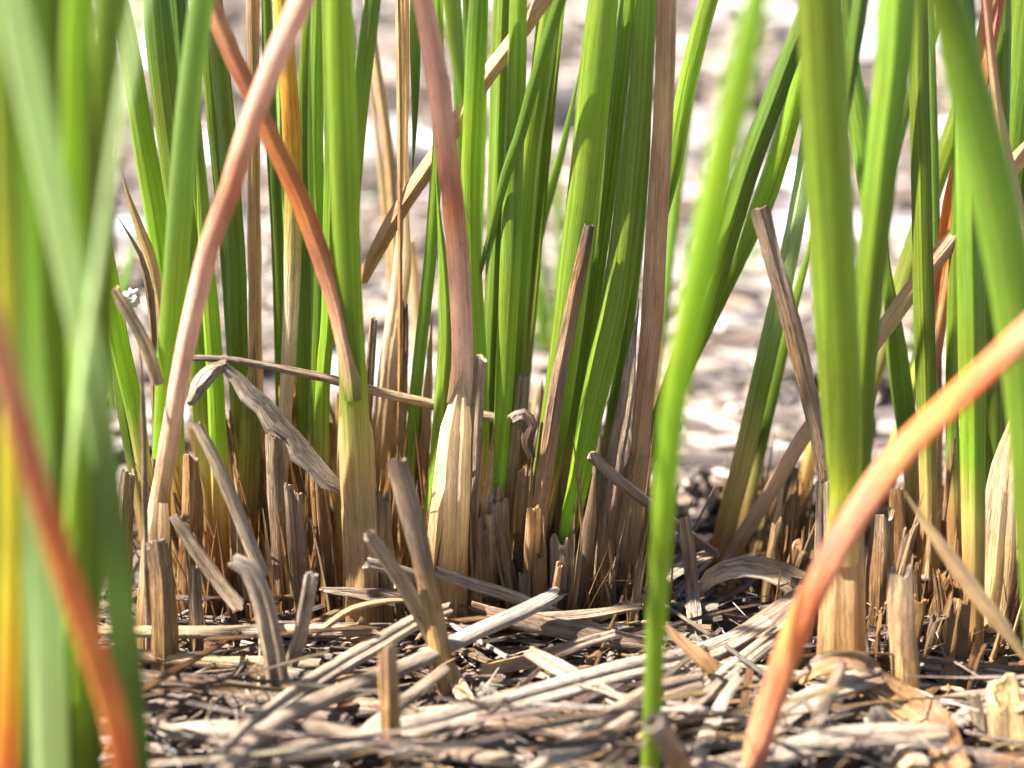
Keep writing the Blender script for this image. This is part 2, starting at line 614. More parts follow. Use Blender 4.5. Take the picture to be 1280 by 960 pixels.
t = tiller('middle shoot with broad ribbed straw coloured sheath and pink dead leaf above it', (557, 720, -.6))
item('sheath', None, None, [(556, 760, 52), (558, 690, 50), (563, 620, 46), (567, 560, 40), (574, 500, 34), (581, 436, 26)], -.6, 't:0>st:.25>sw:.5>sw:1', 'ribbed', 'sheath', parent=t, down=True, top='point')
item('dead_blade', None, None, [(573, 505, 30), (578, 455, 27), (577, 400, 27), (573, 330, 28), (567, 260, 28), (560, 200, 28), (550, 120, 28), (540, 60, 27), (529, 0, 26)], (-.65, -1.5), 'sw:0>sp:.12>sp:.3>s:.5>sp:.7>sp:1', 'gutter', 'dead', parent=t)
item('leaf_blade', 'thin green leaf at the left edge of the sheath', None, [(536, 640, 14), (548, 560, 19), (554, 480, 20), (558, 420, 20), (556, 350, 18), (548, 260, 12), (545, 210, 8)], (-.3, -.2), 'gl>g>gl', 'keel', 'leaf', parent=t, top='taper')

t = tiller('green stem fading into tan sheath, orange dead leaf crossing to the upper left', (447, 740, -.9))
item('grass_stem', 'green stem fading to tan at its foot', None, [(452, 775, 42), (452, 700, 38), (448, 620, 36), (445, 540, 35), (441, 470, 35), (437, 400, 34), (433, 300, 35), (430, 200, 36), (427, 100, 36), (424, 0, 36)], (-.9, -1.6), 'tb:0>t:.15>st:.22>go:.36>g:.45>g:1', 'round', 'leaf', parent=t, down=True, top='taper')
item('dead_blade', 'orange dead leaf', None, [(441, 500, 22), (438, 470, 24), (431, 430, 22), (420, 380, 24), (401, 320, 25), (375, 250, 25), (347, 190, 24), (320, 130, 24), (291, 70, 24), (262, 0, 24)], (-1.28, -1.5), 'go:0>sl:.1>s:.3>o:.5>s:1', 'keel', 'dead', parent=t)
item('sheath', None, None, [(453, 775, 46), (452, 690, 44), (448, 610, 43), (445, 545, 41), (440, 490, 36), (435, 440, 22)], -1.02, 'tb>t>st>st>sl', 'ribbed', 'sheath', parent=t, down=True, top='point')

t = tiller('jointed tan stalk with a dark green leaf branching right at the joint', (775, 740, 0))
item('sheath', 'broad tan sheath below the joint', None, [(762, 800, 46), (768, 740, 44), (778, 690, 43), (789, 630, 39), (802, 568, 30)], 0, 'tb>t>t>t', 'flat', 'sheath', parent=t, down=True, ragged=.1)
item('upper_stalk', 'straight tan stalk above the joint', None, [(800, 572, 24), (803, 520, 25), (809, 460, 26), (815, 400, 28), (820, 300, 27), (826, 200, 26), (831, 100, 25), (833, 0, 25)], (0, -.3), 'sl>sl>sl>sl>t>sl', 'flat', 'sheath', parent=t, top='cut')
item('leaf_blade', None, None, [(806, 590, 16), (818, 552, 24), (837, 495, 28), (870, 410, 32), (903, 310, 32), (935, 210, 30), (967, 125, 28), (1008, 20, 24)], (.1, -.5), 'gd>g>gd>gd', 'keel', 'leaf', parent=t, up=7, top='taper')

t = tiller('shoot with striped tan sheath and bright orange dead leaf, right of the broad stem', (1160, 760, .2))
item('sheath', 'striped tan sheath', None, [(1162, 790, 32), (1161, 700, 29), (1160, 620, 28), (1161, 540, 28), (1165, 470, 24), (1168, 425, 14)], .2, 'b>t>t>st', 'ribbed', 'sheath', parent=t, down=True, top='point')
item('dead_blade', 'bright orange dead leaf', None, [(1164, 470, 18), (1172, 400, 22), (1181, 330, 24), (1192, 255, 26), (1208, 180, 24), (1226, 90, 25), (1243, 0, 26)], (.3, .2), 'sl>o>o>s', 'gutter', 'dead', parent=t)

t = tiller('broad blurred stem on the right with yellowing foot and grey brown sheath', (1055, 860, -2.3))
item('grass_stem', None, None, [(1052, 700, 44), (1056, 620, 38), (1055, 570, 44), (1051, 500, 50), (1045, 400, 54), (1040, 300, 56), (1035, 200, 58), (1030, 100, 58), (1026, 0, 58)], (-2.3, -3.0), 'st:0>yg:.1>go:.22>g:.4>go:1', 'round', 'leaf', parent=t, top='taper')
item('sheath', None, None, [(1052, 880, 62), (1052, 800, 56), (1054, 730, 50), (1056, 670, 44), (1058, 622, 34)], -2.25, 'gk>tb>t>st', 'ribbed', 'sheath', parent=t, down=True, ragged=.3)
item('leaf_blade', 'lit green leaf leaning right', None, [(1066, 690, 26), (1069, 620, 28), (1074, 550, 34), (1079, 460, 32), (1087, 360, 34), (1097, 260, 38), (1107, 160, 42), (1116, 80, 44), (1122, 0, 46)], (-2.1, -2.6), 'yg:0>g:.2>g:.5>gl:1', 'keel', 'leaf', parent=t)

# ------------------------------------------------------------------ leaves out of focus on the left, near the lens
FG = GR['bgl']
leaf('yellowing leaf at the far left edge, orange at its foot', [(8, 990, 28), (12, 850, 26), (14, 700, 24), (14, 550, 24), (12, 400, 24), (8, 200, 24), (2, 0, 26)], -5.7, 'o:0>yo:.08>y:.25>y:.5>yg:.7>g:.9', 'flat', group=FG)
leaf('pale green leaf just right of the yellowing one', [(62, 990, 46), (58, 850, 46), (50, 700, 44), (40, 550, 44), (30, 400, 42), (20, 200, 40), (6, 0, 40)], -5.6, 'gp>gp>gl>g', 'round', group=FG)
leaf('broad dark green leaf behind the pale blurred ones', [(96, 760, 50), (92, 600, 70), (86, 430, 80), (80, 250, 80), (74, 100, 80), (70, 0, 78)], -4.6, 'g>go>go', 'flat', group=FG)
leaf('grey green leaf sloping from the upper left corner to the bottom edge', [(172, 990, 34), (165, 900, 35), (153, 780, 36), (138, 640, 36), (116, 470, 36), (86, 330, 36), (58, 200, 38), (34, 90, 40), (14, 0, 40)], (-5.2, -6.1), 'gd>gg>gg>gp>gp>gp', 'round', group=FG)
leaf('brightly sunlit leaf leaning right in the blurred group', [(84, 680, 22), (92, 580, 26), (102, 480, 28), (118, 370, 30), (134, 260, 30), (152, 150, 32), (168, 60, 32), (178, 0, 32)], (-5.6, -6.5), 'gb>gp>gp>gp', 'flat', group=FG, mat='dead', face=(-.85, -.45, .5))  # highlight put into the pale colours; the dead-leaf material adds to it
leaf('bright green leaf between the dark broad leaf and the sunlit one', [(100, 620, 26), (98, 450, 28), (94, 280, 30), (92, 130, 32), (96, 0, 34)], -5.2, 'g>gb>gb', 'keel', group=FG)
leaf('olive leaf close behind the sunlit blurred leaf', [(116, 640, 30), (122, 480, 34), (124, 330, 34), (128, 170, 36), (136, 0, 36)], -4.4, 'g>go>go', 'flat', group=FG)
leaf('dull green leaf at the left rim behind the yellowing one', [(4, 900, 30), (2, 650, 34), (0, 400, 36), (-6, 200, 36), (-10, 0, 36)], -5.4, 'gd>g>go', 'flat', group=FG)
leaf('light green leaf ending beside the sunlit leaf foot', [(86, 760, 14), (88, 690, 20), (92, 620, 22), (100, 540, 22), (110, 470, 16)], -5.1, 'gl>gb>gb', 'keel', group=FG, top='taper')
leaf('green leaf between the pale leaf and the orange leaf', [(40, 960, 36), (44, 800, 36), (48, 620, 38), (60, 450, 40), (56, 250, 40), (44, 0, 42)], -4.7, 'gd>g>g', 'round', group=FG)
leaf('salmon orange leaf sloping down to the bottom edge, far left', [(158, 1000, 30), (150, 930, 31), (136, 870, 32), (110, 795, 32), (72, 685, 32), (34, 565, 32), (2, 450, 32), (-34, 330, 30)], (-6.2, -6.6), 'o>o>o>s>s', 'flat', 'dead_leaf', group=GR['dead'], mat='dead', up=4)

# mid left
leaf('green leaf with a lit left rim, at far left beside the blurred group', [(178, 570, 22), (166, 500, 26), (150, 430, 27), (138, 360, 26), (124, 270, 26), (112, 150, 26), (104, 0, 26)], (-.4, -1.0), 'g>gb>g>g')
leaf('dark green leaf hugging the lit leaf at far left', [(170, 600, 18), (158, 530, 20), (146, 460, 20), (134, 400, 18), (126, 350, 14)], .2, 'gd>g>g', top='taper')
leaf('keeled green leaf with a bright left rim, left of the clump', [(222, 620, 26), (217, 520, 28), (212, 420, 30), (206, 340, 32), (196, 270, 33), (182, 190, 32), (171, 120, 30), (158, 40, 28), (150, 0, 26)], .4, 'g>g>gb>g>g')
leaf('dark green leaf next right of the keeled one with bright rim', [(262, 640, 28), (256, 540, 30), (248, 430, 32), (238, 340, 34), (226, 260, 38), (214, 170, 40), (203, 80, 40), (196, 0, 40)], .1, 'g>g>go>gd')
leaf('broad green leaf that goes up behind the pale patched leaf', [(272, 620, 26), (266, 500, 28), (258, 400, 30), (250, 300, 34), (240, 200, 36), (228, 90, 36), (220, 0, 36)], .7, 'gb>g>g>gd')
leaf('lit green leaf under the first bend of the pale salmon leaf', [(276, 640, 22), (272, 540, 24), (268, 450, 24), (262, 370, 24), (254, 280, 25), (248, 200, 22), (240, 120, 18)], -.2, 'gb>gb>g>g', top='taper')
leaf('slim green leaf with a dark face, left of the white ridged leaf', [(296, 520, 16), (290, 420, 18), (284, 330, 18), (276, 240, 18), (268, 160, 19), (262, 80, 20), (259, 0, 20)], .5, 'g>gd>g')
leaf('green leaf with a white ridge along its middle', [(302, 640, 24), (300, 520, 28), (297, 420, 29), (295, 340, 30), (290, 260, 29), (284, 170, 27), (276, 90, 27), (268, 0, 26)], .2, 'gb>g>g>g', roll=.25)
stalk('upright tan stalk between the ridged leaf and the yellow leaf', [(322, 640, 22), (319, 450, 20), (318, 300, 20), (317, 150, 19), (316, 0, 19)], .8, 'tb>t>t>st>t', 'round', 'dry_stalk', mat='sheath')
leaf('narrow dark leaf left of the yellow leaf', [(352, 620, 16), (352, 520, 17), (350, 400, 18), (346, 280, 18), (338, 140, 17), (333, 0, 16)], .6, 'g>g>gd>g')
leaf('yellow and orange leaf, cream coloured at its foot', [(354, 560, 16), (360, 460, 18), (364, 380, 20), (366, 300, 22), (366, 210, 23), (362, 120, 22), (352, 0, 22)], -.05, 'sw:0>sw:.35>y:.55>yo:.7>yo:.8>y:1', 'flat', 'dead_leaf', group=GR['dead'], mat='dead')
leaf('green leaf touching the yellow leaf on its right', [(382, 660, 26), (382, 540, 26), (382, 420, 23), (380, 300, 19), (379, 150, 17), (384, 40, 17), (390, 0, 17)], .3, 'g>g>gd>g')
leaf('green leaf with a pale left face, left of the fading stem', [(398, 680, 22), (396, 560, 24), (398, 450, 24), (400, 330, 24), (395, 220, 23), (395, 110, 22), (398, 0, 22)], .0, 'g>g>gl>gl')
leaf('lit green leaf close against the left of the fading stem', [(404, 650, 20), (402, 560, 22), (404, 470, 20), (410, 400, 20), (412, 300, 20), (414, 180, 20), (412, 60, 20), (410, 0, 20)], -.3, 'gb>gb>g>g')
leaf('green leaf leaning right behind the top of the fading stem', [(434, 420, 18), (438, 300, 20), (443, 210, 23), (450, 130, 24), (458, 60, 25), (466, 0, 25)], -.2, 'g>g>gd')
leaf('brown dead leaf in the white gap right of the fading stem', [(498, 420, 12), (494, 330, 14), (490, 250, 16), (484, 180, 16), (474, 110, 15), (464, 40, 13), (458, 0, 12)], 2.6, 't>tb>t>t', 'keel', 'dead_leaf', group=GR['dead'], mat='dead')
leaf('faint tan leaf behind the brown dead leaf', [(492, 400, 10), (486, 300, 12), (476, 210, 12), (466, 130, 12), (456, 60, 10)], 3.6, 't>st>st', 'flat', 'dead_leaf', group=GR['dead'], mat='dead')
leaf('thin brown line of a dead leaf beside the pale stalk', [(500, 300, 7), (500, 200, 8), (499, 100, 8), (497, 0, 8)], .4, 'tb>t>t', 'keel', 'dead_leaf', group=GR['dead'], mat='dead')
stalk('pale straw stalk, wide below and thin above, behind the horizontal straw', [(466, 680, 26), (471, 600, 26), (478, 530, 26), (487, 450, 27), (496, 390, 27), (503, 330, 26), (505, 270, 16), (505, 180, 13), (506, 90, 13), (505, 0, 14)], (.9, .6), 'tb>t>sw>sw>st>t', 'ribbed', 'dry_stalk', mat='sheath')
stalk('soft cream stalk far behind the pale straw stalk', [(520, 560, 14), (522, 450, 16), (519, 370, 18), (512, 300, 14)], 3.4, 'st>sw>st', 'round', 'dry_stalk', mat='sheath')
leaf('green leaf tapering down to a point beside the pale stalk', [(514, 236, 4), (517, 190, 12), (519, 120, 16), (519, 50, 16), (519, 0, 16)], .5, 'g>gd>g', down=False, bot='taper')
leaf('lit narrow green leaf left of the pink dead leaf', [(513, 590, 14), (517, 520, 17), (526, 430, 18), (536, 340, 18), (543, 250, 17), (548, 160, 15), (548, 0, 15)], .2, 'g>gl>gb>gb')
stalk('brown sheathed stalk just left of the green leaf of the middle sheath', [(530, 640, 16), (533, 540, 14), (538, 440, 12), (540, 390, 7)], .6, 'tb>t>tb', 'split', 'dry_stalk', mat='sheath', top='point')
leaf('blurred bright leaf right of the pink dead leaf at the top', [(578, 170, 6), (575, 110, 20), (568, 60, 26), (562, 0, 27)], -1.9, 'gb>g>g', down=False, bot='taper')
leaf('tan dead leaf slanting up right behind the pink one', [(452, 352, 16), (472, 312, 22), (502, 258, 24), (545, 195, 25), (602, 105, 24), (642, 52, 24), (684, -6, 24)], (.6, .0), 'tb>t>sl>sl', 'keel', 'dead_leaf', group=GR['dead'], mat='dead', down=False)
leaf('bright green stem right of the pink dead leaf', [(602, 640, 20), (600, 500, 22), (594, 400, 24), (589, 320, 25), (588, 240, 25), (592, 130, 25), (598, 0, 26)], (.3, -.3), 'go>g>gb>gd', 'round')
leaf('slim dark leaf crossing in front, leaning up to the right', [(590, 400, 14), (598, 350, 16), (614, 290, 17), (632, 220, 17), (650, 170, 17), (666, 110, 17), (684, 50, 18), (700, 0, 18)], (.1, -.7), 'g>gd>gd', down=False, bot='taper')
leaf('upright green stem that ends at a dark joint over the cut stub', [(622, 616, 17), (626, 560, 19), (632, 450, 24), (638, 320, 26), (642, 200, 25), (646, 90, 24), (648, 0, 22)], (-.1, -.1), 'gl:0>g:.2>g', 'round', down=False, bot='open')
leaf('dark green stem behind the jointed one', [(608, 620, 16), (609, 560, 18), (614, 450, 26), (620, 330, 30), (624, 200, 32), (628, 60, 34), (630, 0, 34)], .5, 'go>gd>g>g', 'keel', roll=.2)
leaf('green leaf rising right of the jointed stem', [(640, 640, 18), (644, 520, 22), (649, 400, 25), (656, 290, 26), (663, 200, 26), (672, 130, 27), (682, 60, 29), (690, 0, 29)], .2, 'go>g>g>g', 'keel', roll=-.2)
leaf('soft edged leaf curving up right, behind the slim dark leaf', [(640, 520, 14), (652, 410, 18), (662, 340, 20), (676, 275, 21), (698, 205, 19), (718, 120, 16), (734, 40, 10)], 1.5, 'g>gd>g>gl', top='taper')
leaf('big round green stem with a sparkling left edge', [(652, 780, 40), (662, 720, 38), (674, 640, 36), (688, 560, 36), (700, 480, 37), (711, 400, 38), (721, 310, 40), (731, 230, 41), (739, 150, 41), (746, 80, 41), (754, 0, 42)], (.0, -.4), 'tb:0>t:.1>go:.3>g:.45>g:1', 'round', 'grass_culm')
leaf('green stem right of the big round one with a glittering edge', [(700, 640, 22), (714, 560, 24), (728, 470, 28), (740, 370, 28), (752, 290, 26), (763, 210, 25), (774, 110, 26), (786, 0, 28)], (.4, .1), 'go>g>g>g', 'keel', roll=.3)
leaf('pale translucent leaf behind the glittering stem', [(752, 330, 10), (762, 250, 14), (770, 150, 17), (778, 60, 18), (782, 0, 18)], 2.2, 'gl>gl>gl', 'flat', down=False, bot='taper')
leaf('smooth green stem whose foot stands in a frayed grey stub', [(704, 700, 18), (712, 655, 24), (724, 600, 27), (738, 520, 31), (753, 450, 35), (768, 380, 36), (780, 300, 35), (791, 200, 33), (800, 120, 30), (808, 0, 28)], (-.3, -.2), 'gl:0>gb:.1>g:.3>g', 'round', 'grass_culm', down=False)
leaf('dark green leaf left of the tan jointed stalk', [(746, 640, 18), (757, 580, 21), (768, 510, 22), (780, 440, 22), (790, 360, 20), (800, 280, 18), (810, 180, 16), (816, 60, 14)], 1.0, 'gd>gd>g>g')
leaf('green leaf leaning right behind the top of the tan stalk', [(800, 420, 14), (822, 300, 20), (840, 210, 26), (856, 120, 27), (872, 50, 27), (886, 0, 26)], .8, 'g>gd>gb>g', down=False, bot='taper')
leaf('very soft pale leaf right of the tan stalk top', [(836, 330, 12), (846, 240, 18), (858, 170, 19), (868, 110, 14), (874, 80, 8)], 4.5, 'gl>gl>gp', 'flat', top='taper')
leaf('blurred bright green stem that crosses in front, foot at the bottom edge', [(810, 1010, 23), (815, 900, 24), (819, 800, 25), (826, 690, 27), (835, 570, 31), (848, 470, 34), (864, 390, 37), (884, 290, 40), (905, 190, 40), (926, 90, 38), (946, 0, 36)], (-3.9, -5.9), 'g>g>gb>gb>gb>gl', 'round', 'grass_culm', roll=.2)
leaf('sunny green leaf right of the dark branching leaf', [(862, 470, 16), (880, 430, 24), (905, 370, 28), (930, 310, 30), (955, 250, 32), (978, 180, 30), (1002, 90, 26), (1022, 0, 24)], (.7, .2), 'g>g>gb>gb', down=False, bot='taper')
leaf('pale faced leaf sloping down to the arched dry leaf', [(892, 730, 28), (905, 665, 30), (925, 590, 31), (946, 500, 30), (964, 420, 30), (982, 340, 28), (998, 260, 26), (1010, 180, 24), (1022, 80, 22), (1032, 0, 20)], (.6, .3), 'g>g>gp>gl', 'keel', roll=.3)
leaf('darker leaf beside the pale faced one', [(918, 700, 20), (930, 640, 22), (946, 570, 22), (962, 500, 22), (978, 430, 22), (995, 370, 22), (1012, 310, 20), (1026, 250, 18)], .9, 'gd>gd>g>g')
stalk('reddish tan sheath under the darker leaf near the arched dry leaf', [(900, 770, 20), (912, 720, 22), (926, 670, 16), (934, 650, 8)], .5, 't>t>sl', 'split', 'dry_stalk', mat='sheath', top='point')
leaf('dark leaf behind the right rim of the broad front stem', [(1052, 220, 12), (1060, 130, 20), (1068, 60, 22), (1076, 0, 22)], -1.2, 'gd>gd', down=False, bot='taper')
leaf('pale green leaf bowed beside the broad front stem', [(1092, 380, 16), (1088, 300, 24), (1082, 230, 28), (1075, 160, 27), (1067, 100, 22), (1062, 50, 16), (1060, 0, 12)], -.6, 'gl>gl>gl>g', 'flat', down=False, bot='taper', roll=-.3)
leaf('dark green leaf leaning left behind the long slanting straw', [(1150, 700, 24), (1144, 620, 26), (1136, 550, 28), (1126, 480, 30), (1116, 400, 30), (1109, 340, 26), (1106, 280, 14), (1104, 250, 6)], .5, 'gd>gd>g>gd', top='taper')
leaf('straight olive leaf with a pale right rim', [(1160, 600, 24), (1158, 500, 28), (1155, 400, 29), (1153, 300, 28), (1151, 200, 28), (1149, 100, 27), (1148, 0, 27)], (-.2, -.3), 'go>go>go', 'keel', roll=.1)
leaf('bluish dark leaf just behind the olive one', [(1172, 620, 14), (1171, 500, 14), (1170, 380, 15), (1167, 240, 16), (1163, 100, 16), (1160, 0, 16)], .8, 'gd>gd>gg')
leaf('narrow green leaf right of the striped tan sheath', [(1194, 760, 18), (1192, 640, 19), (1190, 520, 18), (1191, 400, 17), (1196, 260, 16), (1200, 120, 16), (1204, 0, 16)], .1, 'gl>g>g>gd')
leaf('upright blurred leaf with a light left face, behind the wide leaning leaf', [(1218, 790, 26), (1217, 680, 32), (1216, 560, 35), (1215, 440, 38), (1213, 320, 38), (1211, 200, 36), (1207, 80, 34), (1204, 0, 34)], -1.5, 'gl>gb>g>gl>gd', 'keel', roll=-.2)
leaf('wide light green leaf leaning right in front, near the right edge', [(1292, 640, 44), (1284, 520, 48), (1272, 410, 52), (1256, 310, 54), (1238, 225, 54), (1217, 135, 52), (1196, 50, 48), (1182, 0, 46)], (-3.6, -4.4), 'g>gl>gl>g', 'flat', group=FG, down=True)
leaf('olive leaf behind the tip of the pointed tan stub', [(1240, 700, 26), (1240, 600, 28), (1238, 500, 30), (1240, 400, 30), (1246, 250, 28), (1252, 0, 28)], .4, 'go>go>gd')
leaf('leaf with a soft light patch in the upper right corner', [(1254, 420, 24), (1252, 320, 30), (1256, 230, 38), (1262, 140, 42), (1270, 60, 42), (1276, 0, 42)], .9, 'gd>g>gl>gl>g', 'flat')
leaf('dark leaf at the right rim above the slanting straw end', [(1276, 600, 24), (1277, 480, 26), (1278, 300, 26), (1282, 150, 26), (1288, 0, 26)], .9, 'gd>gd>g')
leaf('short green leaf tip standing right of the striped sheath foot', [(1206, 760, 18), (1205, 680, 20), (1203, 610, 18), (1200, 560, 12), (1198, 530, 5)], .6, 'gl>gb>g', top='taper')
leaf('brown edged dead leaf along the wide leaning leaf', [(1290, 330, 18), (1278, 280, 16), (1262, 210, 16), (1248, 140, 14), (1238, 60, 12), (1232, 0, 12)], -.2, 'sl>t>s', 'keel', 'dead_leaf', group=GR['dead'], mat='dead', down=False)
leaf('big blurred orange salmon leaf sloping from the right edge to the bottom', [(934, 985, 28), (946, 932, 32), (972, 850, 34), (1003, 768, 34), (1042, 692, 35), (1084, 622, 35), (1130, 562, 35), (1180, 512, 34), (1236, 460, 33), (1304, 396, 33)], (-3.9, -4.9), 's>s>o>s>s>o>o>s', 'flat', 'dead_leaf', group=GR['dead'], mat='dead', up=4, roll=.2)
leaf('thin pale tan leaf sloping down to the right edge', [(1300, 850, 20), (1262, 795, 22), (1228, 752, 23), (1194, 706, 23), (1158, 656, 20), (1126, 608, 12)], (-3.2, -3.0), 't>st>t>st', 'keel', 'dead_leaf', group=GR['dead'], mat='dead', down=False, top='taper', bot='taper')

# ------------------------------------------------------------------ dry and cut stalks
stalk('long brown split stalk with a dark tip, against the big round stem', [(660, 760, 28), (672, 660, 26), (684, 570, 24), (696, 490, 22), (708, 425, 22), (722, 350, 20), (731, 305, 18), (736, 282, 14)], -.45, 'b>tb>tb>gk>gk>b>bd', 'shell', rough=.18)
stalk('pointed speckled tan stalk left of the tan jointed stalk', [(752, 720, 30), (762, 640, 26), (772, 560, 23), (783, 500, 21), (791, 430, 17), (797, 395, 11), (799, 372, 6)], -.35, 'tb>gk>gr>gr>gr', 'split', top='point')
stalk('torn grey brown stalk leaning left, in front of the right stems', [(1035, 650, 16), (1032, 600, 20), (1024, 545, 24), (1010, 490, 27), (996, 430, 28), (982, 375, 28), (966, 320, 26), (951, 264, 30)], (-.9, -.9), 'gk>gk>gr>b>gk>gr>gk', 'shell', rough=.22)
stalk('rough grey stub right beside the broad ribbed sheath', [(577, 760, 32), (581, 690, 30), (586, 620, 28), (590, 540, 28), (594, 480, 27), (597, 446, 26)], -.35, 'tb>gk>gr>gr>gr', 'split', rough=.12)
stalk('small pale stub with a slanted top right of the jointed stem', [(634, 640, 20), (642, 570, 19), (649, 520, 18), (655, 470, 17)], .1, 'tb>t>gr', 'split')
stalk('dark speckled stub in the gap left of the pale straw stalk', [(452, 600, 16), (458, 520, 15), (463, 450, 13), (467, 398, 10)], .3, 'tb>b>gk>gr', 'split')
stalk('thin brown stub with a forked dark tip right of the pale straw stalk', [(500, 640, 16), (502, 560, 14), (504, 480, 12), (506, 420, 11), (506, 384, 10)], .4, 't>t>tb>b>bd', 'split', top='fray')
stalk('leaning pale stub in front of the lit leaf, upper left', [(198, 480, 18), (186, 440, 20), (172, 410, 20), (156, 382, 19), (144, 362, 14)], -1.6, 'gr>st>gr>st', 'split', down=False)
stalk('thin tan leaf stalk curving down behind the pale patched leaf', [(206, 560, 14), (204, 470, 15), (200, 400, 17), (192, 340, 18), (176, 290, 18), (162, 250, 16), (152, 215, 12)], .2, 'tb>t>st>t', 'keel', 'dry_stalk', mat='sheath', top='point')
stalk('dark twisted stalk at the left, next to the white fluff', [(194, 540, 9), (193, 440, 10), (188, 370, 12), (176, 320, 12), (158, 288, 11), (148, 272, 8)], -.3, 'gk>b>gk', 'split', top='point')
stalk('thin grey stem standing left of the pale patched leaf', [(184, 760, 8), (181, 640, 8), (180, 540, 9), (176, 450, 9), (172, 420, 6)], -1.7, 'gr>gk>gk', 'thin', top='point')
stalk('wide tan stub with a torn rounded top under the tan upright stalk', [(300, 780, 34), (306, 680, 32), (312, 560, 30), (315, 470, 26), (318, 415, 14)], -.1, 'b>tb>go>t', 'split', 'dry_stalk', mat='sheath', top='point')

stub_rows = [
 # label, points, Y, colours
 ('dark brown stub under the bend of the salmon leaf', [(232, 800, 30), (236, 700, 32), (240, 630, 30), (238, 575, 24)], -.5, 'b>b>tb'),
 ('tall brown stub below the folded dry leaf', [(352, 780, 28), (350, 690, 28), (346, 620, 26), (342, 545, 22)], -.6, 'b>gk>gr'),
 ('short stub beside the tall brown one, its top level', [(378, 780, 26), (374, 720, 28), (370, 660, 28), (366, 612, 26)], -.7, 'b>gk>gr'),
 ('narrow brown stub standing below the folded leaf', [(410, 790, 24), (408, 720, 24), (404, 650, 24), (398, 590, 20)], -.3, 'b>b>tb'),
 ('wide dark stub in front of the fading stem', [(478, 790, 34), (476, 720, 36), (474, 660, 36), (472, 615, 34)], -.9, 'b>tb>gk'),
 ('stout stub under the jointed green stem', [(624, 800, 34), (623, 730, 36), (622, 670, 34), (622, 622, 30)], -.4, 'b>tb>gk>gr'),
 ('dark stub between the ribbed sheath and the stout stub', [(600, 800, 24), (602, 740, 24), (604, 690, 22), (606, 655, 20)], -.6, 'b>tb>gk'),
 ('brown stub left of the smooth green stem foot', [(650, 780, 30), (652, 700, 28), (656, 640, 24), (658, 590, 20)], -.2, 'b>tb>tb'),
 ('frayed grey stub around the foot of the smooth green stem', [(706, 800, 36), (704, 750, 38), (702, 710, 36), (700, 676, 34)], -.45, 't>gr>gr'),
 ('brown stub right of the frayed grey one', [(735, 800, 26), (733, 730, 26), (735, 660, 22), (738, 600, 16)], .1, 'b>tb>b'),
 ('grey stub left of the broad front stem foot', [(1030, 820, 24), (1029, 740, 25), (1029, 660, 24), (1029, 602, 22)], -1.2, 'gk>gk>gr'),
 ('dark brown stub behind the orange front leaf', [(1096, 800, 38), (1098, 730, 38), (1102, 680, 34), (1104, 640, 30)], -.8, 'bd>b>gk'),
 ('tall dark stub right of the dark brown one', [(1128, 780, 30), (1126, 710, 28), (1122, 650, 24), (1120, 610, 20)], .1, 'bd>b>b'),
 ('blurred reddish stub standing in front, right side', [(1132, 900, 40), (1130, 830, 38), (1126, 770, 36), (1126, 712, 32)], -2.4, 'tb>tb>t>gr'),
 ('brown stub at the foot of the striped sheath', [(1186, 800, 30), (1184, 730, 30), (1182, 690, 28), (1182, 650, 24)], .4, 'b>tb>tb'),
 ('pink striped stub at the right edge', [(1268, 800, 30), (1268, 700, 30), (1266, 620, 28), (1266, 560, 24)], -.2, 'tb>sl>t'),
 ('rounded brown stub in front of the sheath of the salmon shoot', [(205, 850, 36), (205, 790, 38), (202, 730, 36), (196, 680, 30)], -2.0, 'b>tb>gk'),
 ('stub half hidden behind the thin grey stem, far left', [(150, 800, 24), (152, 720, 26), (156, 640, 24), (160, 590, 20)], -.4, 'b>tb>gr'),
 ('short stub near the left end of the lower level straws', [(246, 820, 20), (246, 780, 20), (244, 740, 20), (243, 708, 18)], -1.6, 'tb>gr>gr'),
 ('stub cut square in front of the sloping white straw, bottom middle', [(490, 1000, 30), (489, 940, 29), (487, 870, 28), (485, 812, 26)], -3.6, 'b>tb>tb>t'),
 ('thick yellowish cut stub in the bottom right corner', [(1262, 1000, 64), (1262, 950, 66), (1262, 910, 66), (1260, 872, 60)], -3.0, 'tb>t>st'),
 ('small split stub left of the yellowish corner stub', [(1228, 1000, 26), (1226, 950, 26), (1222, 900, 22), (1216, 868, 18)], -2.9, 'gk>gr>gr'),
]
for lb, pts, Y, c in stub_rows:
    stalk(lb, pts, Y, c, kind=('ribbed', 'shell', 'shell', 'split')[len(lb) % 4], rough=.2, ragged=.45)
stalk('tan pointed sheath stub glowing in the sun near the right edge', [(1232, 830, 40), (1238, 760, 48), (1244, 690, 50), (1250, 630, 44), (1258, 575, 34), (1268, 532, 16)], -1.0, 'tb>st>st>sw>st', 'ribbed', 'cut_stalk', mat='sheath', top='fray', rough=.1)
stalk('bent blurred brown stub hooking left above the diagonal straws', [(540, 760, 32), (528, 700, 32), (516, 650, 34), (506, 610, 34), (496, 576, 28)], -2.3, 'tb>gk>gr>gk', 'flat', rough=.1)
stalk('thin dark sliver in front of the narrow green leaf at right', [(1180, 650, 6), (1184, 610, 8), (1190, 570, 6), (1193, 548, 4)], -.4, 'bd>b>bd', 'thin', down=False)
